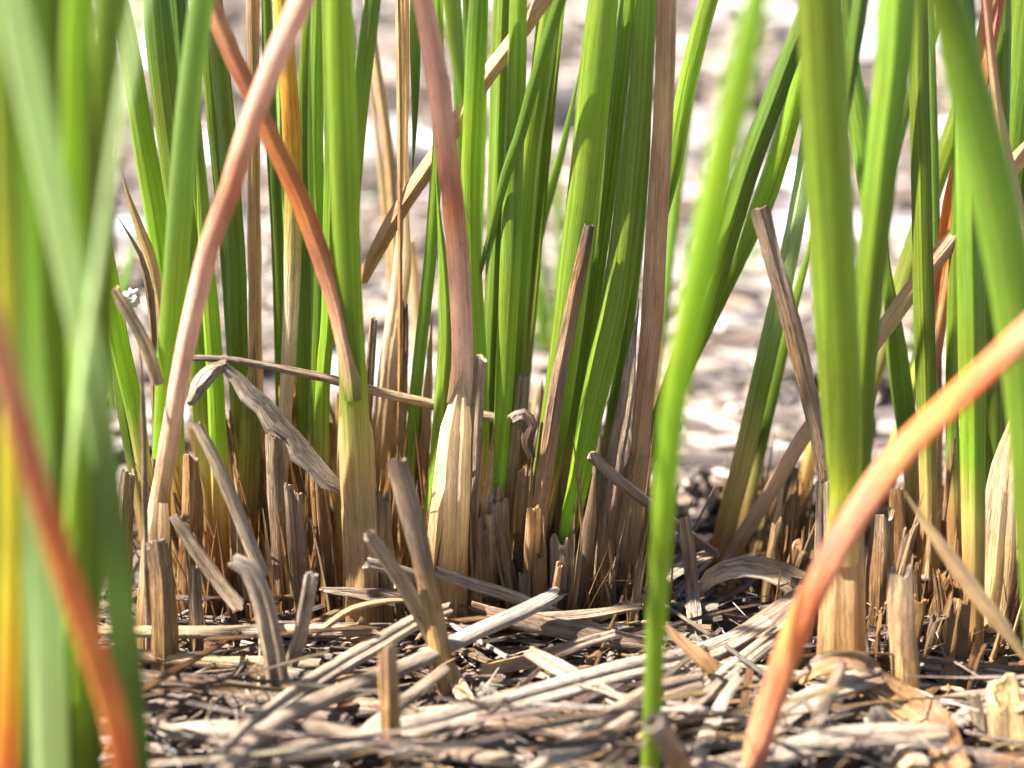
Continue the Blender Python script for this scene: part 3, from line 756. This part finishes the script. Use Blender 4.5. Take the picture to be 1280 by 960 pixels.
for lb, pts, Y in [
    ('first dark decayed hollow stem behind the bright white straw', [(1158, 860, 20), (1156, 800, 18), (1150, 760, 14), (1146, 712, 8)], -.9),
    ('second decayed stem, with a glinting wet edge', [(1186, 860, 22), (1180, 800, 20), (1176, 750, 16), (1170, 716, 10)], -1.0),
    ('broad rotten stem base with a torn glinting rim', [(1216, 880, 56), (1212, 830, 56), (1208, 790, 54), (1204, 750, 50)], -.8),
    ('black hollow stem base under the white straw', [(1200, 930, 46), (1198, 890, 48), (1196, 850, 46), (1194, 815, 44)], -1.3)]:
    stalk(lb, pts, Y, 'bd>bd>b', 'ribbed', mat='rot', top='fray', rough=.25, group='rotten stem bases')

# ------------------------------------------------------------------ straws and dry leaves that stand out
straw('thin level straw threaded through the stems at mid height', [(222, 448, 8), (290, 452, 9), (400, 470, 11), (470, 488, 12), (540, 505, 13), (600, 519, 13), (662, 526, 12)], (-.9, .1), 'gr>gk>t>gr', 'round')
straw('black knotted scrap at the right end of the level straw', [(638, 524, 10), (652, 516, 12), (662, 530, 14), (657, 552, 12), (664, 572, 7)], -.7, 'gk>bd>bd', 'shell', rough=.35)
straw('grey brown straw slanting down across the jointed sheath', [(738, 568, 14), (764, 592, 14), (796, 618, 14), (832, 645, 13), (868, 672, 12), (896, 694, 10)], (-.8, -.4), 'gr>gk>gk>gk', 'round')
straw('long slanting straw rising to the right edge behind the green stems', [(905, 712, 16), (930, 672, 18), (962, 618, 19), (1004, 545, 20), (1050, 480, 21), (1108, 408, 22), (1150, 350, 23), (1200, 290, 23), (1262, 214, 23), (1310, 165, 22)], (.42, .0), 't>sl>st>sl>st', 'keel', mat='sheath')
straw('folded whitish dry leaf, left arm falling to the salmon leaf', [(238, 506, 8), (250, 482, 20), (266, 464, 18), (284, 454, 12)], (-1.25, -1.0), 'gr>gr>gk', 'shell', rough=.3, mat='straw')
straw('folded whitish dry leaf, broad wrinkled arm hanging to the right', [(276, 454, 10), (292, 466, 15), (306, 488, 26), (322, 500, 19), (342, 528, 30), (358, 540, 20), (380, 576, 30), (396, 584, 20), (412, 606, 28), (426, 612, 12)], (-1.0, -1.0), 'gk>w>gr>w>gk', 'shell', mat='rot', rough=.42, roll=.5)
straw('arched dry leaf curling over beside the pale faced leaf', [(858, 778, 6), (868, 748, 14), (886, 722, 22), (920, 708, 26), (958, 712, 30), (992, 726, 36), (1012, 748, 32)], (-.6, -.9), 'sw>t>w>gr>gk', 'gutter', rough=.2, bot='taper')
straw('long pale straw from the lower left to the frayed stub, lying on top', [(262, 985, 24), (330, 915, 23), (420, 868, 22), (520, 828, 21), (600, 790, 20), (660, 764, 19), (698, 742, 17)], (-3.7, -1.6), 'gr>w>gk>w>w', 'round', lift=.8)
straw('second long straw running below and beside the first, lower left', [(250, 985, 24), (320, 905, 24), (400, 848, 23), (470, 806, 22), (520, 776, 20), (562, 760, 16)], (-3.5, -1.9), 'w>w>gr>gr', 'split', lift=.72)
straw('broad sunlit straw sweeping from the front stub up to the right', [(300, 950, 22), (400, 935, 24), (500, 915, 27), (600, 890, 28), (700, 862, 28), (800, 836, 28), (880, 815, 24), (960, 775, 18)], (-3.2, -1.8), 'gr>w>w>w>gr', 'split', lift=.62)
straw('level tan straw behind the stubs, upper of the two', [(96, 788, 13), (180, 790, 15), (260, 791, 16), (340, 788, 16), (450, 786, 15), (500, 784, 12)], (-1.9, -1.5), 'st>t>w>tb', 'round')
straw('level grey straw behind the stubs, lower of the two', [(86, 812, 14), (180, 820, 17), (260, 826, 18), (330, 828, 18), (400, 830, 14)], (-2.1, -1.9), 'gr>tb>t>gr', 'round')
straw('thin straw starting at the ribbed sheath and running down right', [(546, 714, 13), (600, 732, 15), (660, 752, 14), (720, 776, 12), (790, 798, 10), (830, 812, 7)], (-1.1, -1.0), 'gr>gr>w>st', 'split')
straw('dark thick straw lying under the thin one, middle', [(610, 768, 20), (680, 782, 24), (750, 797, 24), (806, 806, 20)], (-1.6, -1.6), 'gk>gk>gk', 'round')
straw('heavy grey straw sloping down left from the arched dry leaf', [(1010, 750, 40), (970, 778, 40), (920, 812, 42), (880, 842, 42), (846, 856, 34)], (-1.3, -2.3), 'gk>gr>gk>gr', 'split', rough=.2)
straw('upright frayed grey strip left of the pale faced leaf', [(868, 800, 14), (866, 740, 15), (862, 690, 16), (856, 646, 12)], (-.7, -.7), 'gr>gk>gr', 'split', rough=.3)
straw('pale straw bending up right toward the strip, behind the front stem', [(716, 786, 12), (750, 772, 14), (796, 752, 14), (836, 720, 16), (878, 696, 14), (898, 690, 10)], (-.9, -.2), 'st>sw>gr>gr', 'split')
straw('bright white straw pointing at the right edge', [(1082, 822, 12), (1110, 826, 16), (1140, 828, 18), (1200, 836, 22), (1262, 850, 24), (1310, 866, 22)], (-1.7, -2.3), 'gk>w>w>w', 'split')
straw('thin straw behind the dark stubs, right side', [(1080, 734, 12), (1120, 730, 12), (1160, 724, 10), (1210, 710, 8), (1290, 700, 9)], (-.6, .3), 'w>gr>gk', 'round')
straw('blurred tan diagonal straw in front of the bent stub', [(462, 668, 16), (496, 712, 18), (530, 770, 20), (560, 830, 20), (586, 880, 18)], (-2.5, -2.1), 'gr>t>t>t', 'split')
straw('short pale straw end poking left of the bent stub', [(458, 704, 14), (480, 708, 15), (510, 718, 15), (540, 728, 12)], (-1.9, -1.6), 'w>gr>gr', 'split')
straw('dark split strip with ragged left end by the fading stem', [(404, 738, 8), (440, 742, 14), (480, 748, 20), (500, 752, 18)], (-1.2, -1.2), 'gr>gk>bd', 'split', rough=.3, bot='fray')
straw('reddish thin leaf curving over the litter left of the bent stub', [(392, 795, 6), (412, 780, 9), (440, 762, 9), (480, 752, 7), (512, 750, 4)], (-2.0, -1.6), 'sl>t>t', 'keel', mat='sheath')
straw('blurred grey straw leaning left among the stubs', [(350, 870, 28), (340, 810, 28), (328, 750, 26), (310, 710, 24), (292, 700, 18)], (-2.6, -2.4), 'gk>gr>w', 'split', rough=.15)
straw('tall thin straw leaning over the stubs below the salmon bend', [(330, 720, 16), (310, 670, 17), (286, 610, 17), (262, 560, 15), (246, 530, 12)], (-1.9, -1.7), 'gr>gr>gr', 'round')
straw('short grey straw standing left of the reddish thin leaf', [(362, 830, 18), (374, 790, 18), (382, 750, 18), (388, 716, 16)], (-2.4, -2.4), 'gk>gr>w', 'split')
straw('curved grey straw from the bend of the salmon shoot sheath', [(300, 760, 18), (272, 726, 18), (246, 690, 17), (230, 664, 14), (216, 644, 10)], (-2.0, -1.7), 'gr>gk>gr', 'split')
straw('cut straw showing its round end, in front of the blurred stem foot', [(868, 985, 34), (850, 955, 30), (832, 925, 27), (815, 903, 25)], (-4.4, -4.9), 'tb>tb>w', 'round')
straw('tan leaf scrap resting on the heavy grey straw', [(832, 782, 8), (852, 800, 14), (876, 820, 20), (894, 836, 22)], (-2.4, -2.5), 'sl>t>tb', 'flat', mat='sheath')
straw('big pale straw crossing the bottom edge left of the front stem', [(640, 1000, 40), (700, 950, 38), (760, 905, 34), (820, 868, 30), (880, 850, 20)], (-3.9, -2.8), 'w>w>gr>gr', 'split', rough=.2, lift=.6)
straw('sharp grey straw in the lower middle, pointing up right', [(720, 985, 18), (770, 950, 18), (810, 920, 17), (870, 878, 14), (900, 850, 8)], (-3.9, -3.0), 'w>t>gr>gr', 'split')
straw('pale straw along the bottom right edge', [(880, 965, 26), (960, 945, 30), (1040, 925, 30), (1120, 918, 26), (1180, 915, 18)], (-3.9, -3.6), 'gr>w>w>gr', 'split', rough=.15)
straw('sunlit straw end between the orange leaf foot and the reddish stub', [(960, 915, 18), (1000, 880, 24), (1050, 858, 26), (1100, 845, 22)], (-3.3, -2.6), 'gk>w>w>gk', 'split', rough=.18)
straw('thick pale scrap left of the corner stub', [(1150, 985, 46), (1130, 945, 44), (1104, 912, 40), (1090, 890, 28)], (-3.6, -3.3), 'tb>w>w', 'flat', rough=.2)
straw('brown curled scrap behind the pale scrap at bottom right', [(1190, 960, 40), (1160, 900, 46), (1120, 870, 44), (1085, 850, 30), (1060, 846, 16)], (-3.0, -2.6), 'b>b>tb>gk', 'gutter', rough=.25)
straw('short bright straw right of the brown curled scrap', [(1190, 905, 14), (1215, 893, 20), (1240, 885, 18), (1262, 880, 10)], (-2.9, -2.7), 'w>w>gr', 'split')

for lb, pts, Y, c, kd in [
    ('dark grey straw pressed flat at the far lower left', [(172, 848, 14), (250, 858, 22), (340, 870, 24), (450, 884, 20), (520, 892, 12)], (-2.7, -2.6), 'gk>gk>gr>gk', 'split'),
    ('pale thick straw end, low at left beside the first long straw', [(205, 915, 18), (250, 912, 24), (300, 914, 24), (345, 922, 18)], (-3.4, -3.4), 'w>w>gr', 'round'),  # pale colour stands in for a highlight
    ('blurred whitish straw bit between the orange and grey green leaf feet', [(80, 935, 20), (110, 915, 24), (150, 905, 20), (190, 900, 14)], (-3.8, -3.6), 'w>w>gr', 'split'),
    ('grey straw crossing under the front stub, bottom middle', [(380, 905, 18), (450, 925, 22), (540, 935, 22), (640, 950, 18)], (-3.5, -3.7), 'gr>gk>gr', 'round'),
    ('dark straw band below the sunlit sweeping straw', [(560, 900, 16), (640, 902, 22), (720, 915, 22), (790, 930, 14)], (-3.2, -3.3), 'gk>gk>gr', 'split'),
    ('short white lit straw crossing under the blurred stem', [(660, 815, 14), (700, 838, 20), (745, 862, 22), (790, 888, 16)], (-2.4, -2.8), 'gr>w>w>w', 'split'),
    ('brown straw below the dark thick straw, middle', [(600, 838, 14), (660, 826, 18), (720, 806, 16), (770, 790, 10)], (-2.2, -1.9), 'tb>gk>gr', 'split'),
    ('grey strand running beside the heavy sloping straw', [(850, 892, 16), (900, 850, 22), (955, 806, 22), (1010, 772, 16)], (-2.7, -1.6), 'gr>w>gr>gk', 'split'),
    ('pale upright splinter left of the orange leaf foot', [(866, 965, 16), (884, 920, 18), (905, 875, 16), (926, 846, 10)], (-3.7, -3.0), 'w>w>gr', 'shell'),
    ('grey strip leaning up beside the sunlit straw end', [(1010, 960, 14), (1022, 900, 17), (1040, 860, 16), (1052, 828, 10)], (-3.5, -3.2), 'gr>gr>gk', 'shell'),
    ('thin pale strip leaning left behind the reddish stub', [(1092, 900, 14), (1084, 850, 16), (1078, 800, 15), (1074, 766, 9)], (-2.0, -1.9), 'gr>w>gr', 'shell'),
    ('brown crumpled strip at the foot of the broad front stem', [(1000, 850, 12), (1030, 826, 20), (1066, 822, 22), (1096, 836, 16)], (-2.9, -2.8), 'b>tb>gk', 'gutter'),
    ('grey straw slanting down left from the cut square stub', [(560, 835, 12), (520, 865, 16), (470, 905, 18), (420, 950, 16)], (-2.9, -3.7), 'gk>gr>w', 'round'),
    ('long dark straw low across the left half', [(150, 885, 12), (260, 880, 18), (380, 862, 20), (480, 846, 14)], (-2.9, -2.4), 'gk>gk>tb', 'round'),
    ('tan straw lying level right of the ribbed sheath', [(590, 756, 10), (650, 772, 14), (720, 770, 14), (800, 758, 9)], (-1.4, -1.2), 't>gr>t', 'split'),
    ('whitish straw level at the right of the bright white one', [(1150, 880, 12), (1200, 872, 16), (1262, 868, 16), (1310, 872, 12)], (-2.6, -2.6), 'gr>w>gr', 'round'),
]:
    straw(lb, pts, Y, c, kd, rough=.2)

# white fluff caught on the dark twisted stalk
fl = bpy.data.meshes.new('fluff')
import bmesh
bm = bmesh.new()
bmesh.ops.create_icosphere(bm, subdivisions=4, radius=1)
pf, kf = at(166, 372, -.25)
for v in bm.verts:
    n = v.co.normalized()
    r = .85 + .5 * noise.noise(n * 1.6) + .2 * noise.noise(n * 4)
    v.co = Vector((n.x * 13, n.y * 9, n.z * 12)) * kf * r
bm.to_mesh(fl); bm.free()
fl.polygons.foreach_set('use_smooth', [True] * len(fl.polygons))
mf = bpy.data.materials.new('white_fluff'); mf.use_nodes = True
mf.node_tree.nodes['Principled BSDF'].inputs['Base Color'].default_value = (.5, .48, .44, 1)
mf.node_tree.nodes['Principled BSDF'].inputs['Roughness'].default_value = .6
fl.materials.append(mf)
fo = bpy.data.objects.new('seed_fluff', fl); COL.objects.link(fo); fo.location = pf
tagit(fo, 'tiny white lump of fluff caught between stalks at upper left', 'fluff')


# ------------------------------------------------------------------ the litter: countless fallen straws
RNG = random.Random(31)


def litter_path(x, y, z, L, az, tilt, w, c, rng):
    P, W, C = [], [], []
    bend = (rng.random() - .5) * .9
    d = Vector((math.cos(az) * math.cos(tilt), math.sin(az) * math.cos(tilt), math.sin(tilt)))
    p = Vector((x, y, z)) - d * L * .5
    n = 5
    kink = rng.random() < .3
    kk = rng.randrange(1, 4)
    for i in range(n):
        P.append(p.copy())
        W.append(w * (1 - .12 * abs(i - 2)) * (1 + (rng.random() - .5) * .2))
        C.append(tuple(min(1, v * (1 + (rng.random() - .5) * .25)) for v in c))
        a = bend * .18
        if kink and i == kk:
            a += (rng.random() - .5) * 1.2
        d = Vector((d.x * math.cos(a) - d.y * math.sin(a), d.x * math.sin(a) + d.y * math.cos(a), d.z * .9 + (rng.random() - .5) * .06)).normalized()
        p = p + d * L / (n - 1)
    return P, W, C


LC = [(.21, .145, .105), (.14, .092, .065), (.31, .225, .17), (.09, .054, .035), (.28, .16, .07), (.18, .09, .034), (.44, .35, .275)]  # straw tones darkened to stand in for the shade on the litter
LN = ['brownish grey', 'dark grey', 'light grey', 'dark brown', 'tan', 'brown', 'whitish']
KN = {'split': 'grooved', 'shell': 'split open', 'round': 'round', 'flat': 'flattened'}
zones = [
    ('lying loose at the front of the litter', 'fallen straws at the front', 110, (-4.6, 5.4), (-5.0, -2.6), (-.35, .16), (1.8, 5.5), (.07, .17)),
    ('wedged around the feet of the stubs', 'fallen straws among the stubs', 80, (-5.5, 6.5), (-2.6, .2), (-.1, .6), (1.2, 4.5), (.05, .15)),
    ('thin and long, on top of the litter', 'thin straws on top of the litter', 65, (-4.6, 6.0), (-4.6, .1), (.25, .85), (2.4, 6.5), (.03, .08)),
]
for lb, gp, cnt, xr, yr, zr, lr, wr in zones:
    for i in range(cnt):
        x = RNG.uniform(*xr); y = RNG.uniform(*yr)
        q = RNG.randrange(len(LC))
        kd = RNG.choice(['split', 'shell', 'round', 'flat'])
        P, W, C = litter_path(x, y, ground_z(x, y) + RNG.uniform(*zr), RNG.uniform(*lr), RNG.gauss(.2, .6), RNG.gauss(0, .13), RNG.uniform(*wr), tuple(v * .85 for v in LC[q]), RNG)  # colours dimmed once more as painted shade
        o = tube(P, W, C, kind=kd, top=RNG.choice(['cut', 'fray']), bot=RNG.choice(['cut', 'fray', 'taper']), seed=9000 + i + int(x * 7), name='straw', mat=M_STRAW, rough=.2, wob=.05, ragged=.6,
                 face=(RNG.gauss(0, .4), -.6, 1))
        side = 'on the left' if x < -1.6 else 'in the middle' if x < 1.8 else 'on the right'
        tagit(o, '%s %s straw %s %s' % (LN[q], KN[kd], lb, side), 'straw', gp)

# short cut stubs standing everywhere inside the clump, too alike to tell apart
for i in range(262):
    if i < 168:
        x = RNG.uniform(-4.1, 1.7); y = RNG.uniform(-1.0, 2.6)
    else:
        x = RNG.uniform(3.1, 6.6); y = RNG.uniform(-2.4, 2.2)
    h = RNG.uniform(.8, 2.5)
    z0 = ground_z(x, y) - .2
    lean = Vector((x * .03 + RNG.gauss(0, .09), RNG.gauss(0, .09), 1)).normalized()
    w = RNG.uniform(.06, .21)
    tall = y > -.3 and x < 1.2 and RNG.random() < .55
    if tall:
        h = RNG.uniform(1.8, 3.1); w = RNG.uniform(.10, .24)
    if y < -.6:
        h *= .62
    if x > 1.2:
        h *= .8
    bq, eq = RNG.randrange(5), RNG.randrange(5)
    b = [PAL['b'], PAL['tb'], (.36, .16, .05), PAL['bd'], PAL['gk']][bq]
    e = [PAL['gk'], PAL['t'], PAL['gr'], PAL['tb'], (.36, .20, .09)][eq]
    P = [Vector((x, y, z0)) + lean * (h + .2) * k / 3 for k in range(4)]
    C = [tuple(b[q] * (1 - k / 3) + e[q] * k / 3 for q in range(3)) for k in range(4)]
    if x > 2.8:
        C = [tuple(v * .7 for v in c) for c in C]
    if tall:
        bq, eq = RNG.choice([1, 2]), RNG.choice([1, 4, 3])
        C = [[(.46, .26, .11), (.48, .23, .08)][bq - 1], (.56, .33, .14), (.62, .39, .18), [PAL['t'], 0, PAL['tb'], (.44, .24, .09)][eq - 1]]
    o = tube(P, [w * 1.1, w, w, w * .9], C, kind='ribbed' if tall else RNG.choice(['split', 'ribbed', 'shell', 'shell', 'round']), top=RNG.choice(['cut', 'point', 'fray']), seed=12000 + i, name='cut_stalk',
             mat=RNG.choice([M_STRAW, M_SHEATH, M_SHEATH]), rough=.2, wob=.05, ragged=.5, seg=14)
    tagit(o, 'short %s stub with %s top in the %s' % (['brown', 'tan brown', 'rusty', 'dark', 'grey brown'][bq], ['grey brown', 'tan', 'grey', 'tan brown', 'ochre'][eq],
                                                                 'left half of the clump' if x < -1.1 else 'middle of the clump' if x < 3 else 'right hand clump'), 'dry stalk', 'short cut stubs inside the clump')

# unseen leaves added left of the picture to break up the sunlight
for i in range(30):
    x = RNG.uniform(-13, -6.3); y = RNG.uniform(-6, 2.5) if i < 20 else RNG.uniform(-5.5, -2.2)
    H = RNG.uniform(8, 15)
    z0 = ground_z(x, y) - .2
    if y < -3.6:
        H *= .8
    lx, ly = RNG.gauss(-.05, .12), RNG.gauss(0, .08)
    w = RNG.uniform(.18, .34)
    gc = RNG.choice([PAL['g'], PAL['gd'], PAL['go'], PAL['gb'], PAL['t']])
    P = [Vector((x + lx * H * (k / 5) ** 1.4, y + ly * H * k / 5, z0 + H * k / 5)) for k in range(6)]
    o = tube(P, [w * 1.1, w, w, w * .9, w * .7, w * .3], [PAL['tb'], gc, gc, gc, gc, gc], kind=RNG.choice(['keel', 'round', 'gutter']), top='taper', seed=14000 + i, name='grass_leaf', mat=M_LEAF, face=(RNG.gauss(0, .5), -1, 0))
    tagit(o, 'unseen leaf added beyond the left edge of the picture to dapple the light', 'grass leaf', 'unseen leaves added to dapple the light')

# leaves standing deeper inside the clump
for i in range(14):
    if i < 9:
        x = RNG.uniform(-3.6, 1.0); y = RNG.uniform(.9, 2.4)
    else:
        x = RNG.uniform(3.6, 6.6); y = RNG.uniform(.9, 2.4)
    if -1.75 < x < -.95 or .35 < x < .9:
        continue
    z0 = ground_z(x, y) - .2
    H = RNG.uniform(9, 14)
    lx = (x + 1.0) * .05 + RNG.gauss(0, .035)
    P = [Vector((x + lx * H * (k / 5) ** 1.3, y + RNG.gauss(0, .03) * H * k / 5, z0 + H * k / 5)) for k in range(6)]
    w = RNG.uniform(.17, .27)
    gc = RNG.choice([PAL['g'], PAL['gd'], PAL['go'], PAL['gb']])
    C = [PAL['t'], gc, gc, gc, gc, gc]
    C = [PAL['tb'], tuple((a + b) / 2 for a, b in zip(PAL['t'], gc)), gc, gc, gc, gc]
    o = tube(P, [w * 1.1, w, w, w * .9, w * .7, w * .3], C, kind=RNG.choice(['keel', 'round', 'gutter']), top='taper', seed=15000 + i, name='grass_leaf', mat=M_LEAF, face=(RNG.gauss(0, .4), -1, 0), fade=(1.2, 3.0))
    tagit(o, 'green leaf standing deep inside the clump', 'grass leaf', 'green leaves deep inside the clump')


def straw_mass(name, label, n, area, zr, lr, wr, colours, seed, azs=.5, clump=0.0):
    """thousands of low-detail straws joined into one object"""
    rng = random.Random(seed)
    V, F, CC, UV = [], [], [], []
    k = 6
    for _ in range(n):
        x, y = area(rng)
        if clump and noise.noise(Vector((x * clump, y * clump * .6, 4.0))) < rng.uniform(-.16, .10):
            continue
        L = rng.uniform(*lr); w = rng.uniform(*wr)
        az = rng.gauss(0, azs); tilt = rng.gauss(0, .12)
        z = ground_z(x, y) + rng.uniform(*zr)
        c = rng.choice(colours); v = rng.uniform(.75, 1.25)
        d = Vector((math.cos(az) * math.cos(tilt), math.sin(az) * math.cos(tilt), math.sin(tilt)))
        side = Vector((-d.y, d.x, 0)).normalized()
        upv = d.cross(side) * -1
        roll = rng.random() * 6.28
        b0 = len(V)
        bend = rng.gauss(0, .12) * L
        for i in range(4):
            t = i / 3 - .5
            p = Vector((x, y, z)) + d * L * t + side * bend * (.25 - t * t) * 4
            for q in range(k):
                a = 2 * math.pi * q / k + roll
                V.append(tuple(p + side * (math.cos(a) * w * .5) + upv * (math.sin(a) * w * .34)))
                CC += [min(1, c[0] * v), min(1, c[1] * v), min(1, c[2] * v), 1.0]
        for i in range(3):
            for q in range(k):
                q2 = (q + 1) % k
                F.append((b0 + i * k + q, b0 + i * k + q2, b0 + (i + 1) * k + q2, b0 + (i + 1) * k + q))
                u0, u1 = q * w * .5, (q + 1) * w * .5
                v0, v1 = i * L / 3, (i + 1) * L / 3
                UV += [u0, v0, u1, v0, u1, v1, u0, v1]
        for e, i in ((0, 0), (1, 3)):
            F.append(tuple(b0 + i * k + q for q in (range(k) if e else reversed(range(k)))))
            UV += [0, 0] * k
    me = bpy.data.meshes.new(name)
    me.from_pydata(V, [], F)
    uvl = me.uv_layers.new(name='UVMap'); uvl.data.foreach_set('uv', UV)
    ca = me.color_attributes.new('tint', 'FLOAT_COLOR', 'POINT'); ca.data.foreach_set('color', CC)
    me.materials.append(M_STRAW)
    o = bpy.data.objects.new(name, me); COL.objects.link(o)
    tagit(o, label, None, None, 'stuff')
    return o


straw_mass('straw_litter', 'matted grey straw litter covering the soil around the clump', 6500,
           lambda r: (r.uniform(-9, 10), r.uniform(-7.5, 5)), (-.3, .05), (.8, 3.8), (.03, .12), [tuple(v * .42 for v in c) for c in LC] + [PAL['bd'], PAL['b']], 5)  # strongly dimmed so the mat reads as deep shaded gaps
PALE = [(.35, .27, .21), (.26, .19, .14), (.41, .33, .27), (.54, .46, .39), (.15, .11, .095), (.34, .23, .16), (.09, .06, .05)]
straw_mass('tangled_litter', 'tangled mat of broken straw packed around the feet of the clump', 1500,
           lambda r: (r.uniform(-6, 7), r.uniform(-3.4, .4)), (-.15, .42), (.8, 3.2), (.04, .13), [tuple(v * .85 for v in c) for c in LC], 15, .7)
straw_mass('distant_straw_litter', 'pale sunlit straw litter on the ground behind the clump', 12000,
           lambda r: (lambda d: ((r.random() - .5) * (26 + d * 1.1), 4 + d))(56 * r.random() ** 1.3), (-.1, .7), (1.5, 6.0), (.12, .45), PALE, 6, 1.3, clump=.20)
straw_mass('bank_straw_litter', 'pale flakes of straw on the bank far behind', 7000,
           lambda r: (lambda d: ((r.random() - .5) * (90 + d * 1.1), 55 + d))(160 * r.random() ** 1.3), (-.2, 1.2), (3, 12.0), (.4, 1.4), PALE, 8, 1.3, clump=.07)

V, F, CC, UV = [], [], [], []
rg = random.Random(77)
for _ in range(2000):
    q = rg.random()
    x, y = (rg.uniform(-4.2, 1.9), rg.uniform(-.9, 2.4)) if q < .66 else (rg.uniform(3.0, 6.8), rg.uniform(-1.6, 2.2))
    h = rg.uniform(.6, 3.0) * (1 if x < 2 else .75) * (.7 if y < -.4 else 1); wd = rg.uniform(.025, .08)
    z = ground_z(x, y) - .1
    ln = Vector((x * .02 + rg.gauss(0, .12), rg.gauss(0, .10), 1)).normalized()
    c = rg.choice([(.58, .36, .15), (.50, .26, .09), (.66, .46, .24), (.34, .18, .08), (.42, .29, .17)])
    ra = rg.random() * 3.14
    sd_, fw = Vector((math.cos(ra), math.sin(ra), 0)), Vector((-math.sin(ra), math.cos(ra), 0))
    b0 = len(V)
    cu = Vector((rg.gauss(0, .12), rg.gauss(0, .12), 0))
    for i in range(5):
        t = i / 4
        p = Vector((x, y, z)) + ln * h * t + cu * t * t * h * .5
        k = wd * (1, 1, .9, .7, .15)[i]
        for a, b in ((-.5, 0), (0, .28), (.5, 0), (0, .12)):
            V.append(tuple(p + sd_ * a * k + fw * b * k)); CC += [c[0], c[1], c[2], 1]
    for i in range(4):
        for q in range(4):
            q2 = (q + 1) % 4
            F.append((b0 + i * 4 + q, b0 + i * 4 + q2, b0 + i * 4 + 4 + q2, b0 + i * 4 + 4 + q))
            UV += [q * wd, i * h / 4, (q + 1) * wd, i * h / 4, (q + 1) * wd, (i + 1) * h / 4, q * wd, (i + 1) * h / 4]
me = bpy.data.meshes.new('sheath_shreds'); me.from_pydata(V, [], F)
me.uv_layers.new(name='UVMap').data.foreach_set('uv', UV)
me.color_attributes.new('tint', 'FLOAT_COLOR', 'POINT').data.foreach_set('color', CC)
me.materials.append(M_SHEATH)
o = bpy.data.objects.new('sheath_shreds', me); COL.objects.link(o)
tagit(o, 'thin torn shreds of old leaf sheaths packed between the stubs', None, None, 'stuff')

straw_mass('fine_fibres', 'hair thin dry fibres and crumbs scattered over the litter', 450,
           lambda r: (r.uniform(-5.5, 7), r.uniform(-5, .8)), (.1, .8), (.3, 1.8), (.006, .020), [(.34, .24, .16), (.5, .42, .34), (.2, .12, .06)], 12, 1.2)

# stones and grass tufts far behind, only soft blots in the picture
sm = bpy.data.materials.new('grey_stone'); sm.use_nodes = True
pb = sm.node_tree.nodes['Principled BSDF']
nz = sm.node_tree.nodes.new('ShaderNodeTexNoise'); nz.inputs['Scale'].default_value = 1.6; nz.inputs['Detail'].default_value = 6
cr = sm.node_tree.nodes.new('ShaderNodeValToRGB')
cr.color_ramp.elements[0].color = (.10, .085, .08, 1); cr.color_ramp.elements[1].color = (.34, .29, .27, 1)
sm.node_tree.links.new(nz.outputs['Fac'], cr.inputs[0]); sm.node_tree.links.new(cr.outputs[0], pb.inputs['Base Color'])
pb.inputs['Roughness'].default_value = .85
for px, py, Y, r, lb in [(905, 425, 16, .95, 'dark blurred stone in the gap right of the bright front stem'),
                         (880, 560, 9, .6, 'small blurred stone low in the right gap'),
                         (800, 440, 22, 1.1, 'faint stone behind the tan jointed stalk'),
                         (470, 230, 40, 2.0, 'faint grey stone in the white gap at upper left'),
                         (880, 250, 45, 2.2, 'faint stone high in the right gap'),
                         (640, 230, 52, 2.4, 'faint grey stone behind the middle stems'),
                         (1130, 520, 14, .7, 'faint stone behind the right stems'),
                         (975, 470, 20, .8, 'faint stone beside the pale faced leaf')]:
    p, k = at(px, py, Y)
    bm = bmesh.new(); bmesh.ops.create_icosphere(bm, subdivisions=3, radius=r)
    s0 = RNG.random() * 40
    for v in bm.verts:
        n = v.co.normalized()
        v.co = Vector((v.co.x * 1.4, v.co.y, v.co.z * .75)) * (1 + .35 * noise.noise(n * 1.6 + Vector((s0, 0, 0))))
    m2 = bpy.data.meshes.new('stone'); bm.to_mesh(m2); bm.free(); m2.materials.append(sm)
    m2.polygons.foreach_set('use_smooth', [True] * len(m2.polygons))
    o = bpy.data.objects.new('stone', m2); COL.objects.link(o); o.location = (p.x, Y, ground_z(p.x, Y) + r * .35)
    tagit(o, lb, 'stone', 'stones far behind the clump')
for px, Y, n, hh, lb in [(690, 13, 5, 7, 'blurred pale green tuft behind the middle stems'), (1090, 12, 3, 3.5, 'blurred green tuft behind the right stems'),
                         (930, 24, 3, 2, 'tiny green tuft far back in the right gap'), (120, 8, 6, 6, 'blurred green tuft behind the left group')]:
    p, k = at(px, 480, Y)
    e = bpy.data.objects.new('grass_tuft', None); COL.objects.link(e); e.location = (p.x, Y, ground_z(p.x, Y)); e.empty_display_size = .5
    bpy.context.view_layer.update()
    tagit(e, lb, 'grass tuft')
    for i in range(n):
        lx, ly = RNG.gauss(0, .18), RNG.gauss(0, .15)
        H = hh * RNG.uniform(.7, 1.1)
        b = Vector((p.x + RNG.gauss(0, .5), Y + RNG.gauss(0, .4), ground_z(p.x, Y) - .1))
        P = [b + Vector((lx * H * (q / 4) ** 1.4, ly * H * (q / 4) ** 1.4, H * q / 4)) for q in range(5)]
        tube(P, [.16, .2, .18, .14, .05], [PAL['g'], PAL['gl'], PAL['gl'], PAL['gl'], PAL['gl']], kind='flat', top='taper', seed=17000 + i, name='leaf_blade', mat=M_LEAF, parent=e, seg=14, face=(0, -1, 0))
p, k = at(968, 690, 2.6)
tb = stalk('short blurred orange stub in the gap beside the arched dry leaf', [(968, 740, 22), (968, 710, 24), (970, 680, 22), (970, 656, 16)], 3.4, 'st>o>st', 'round')
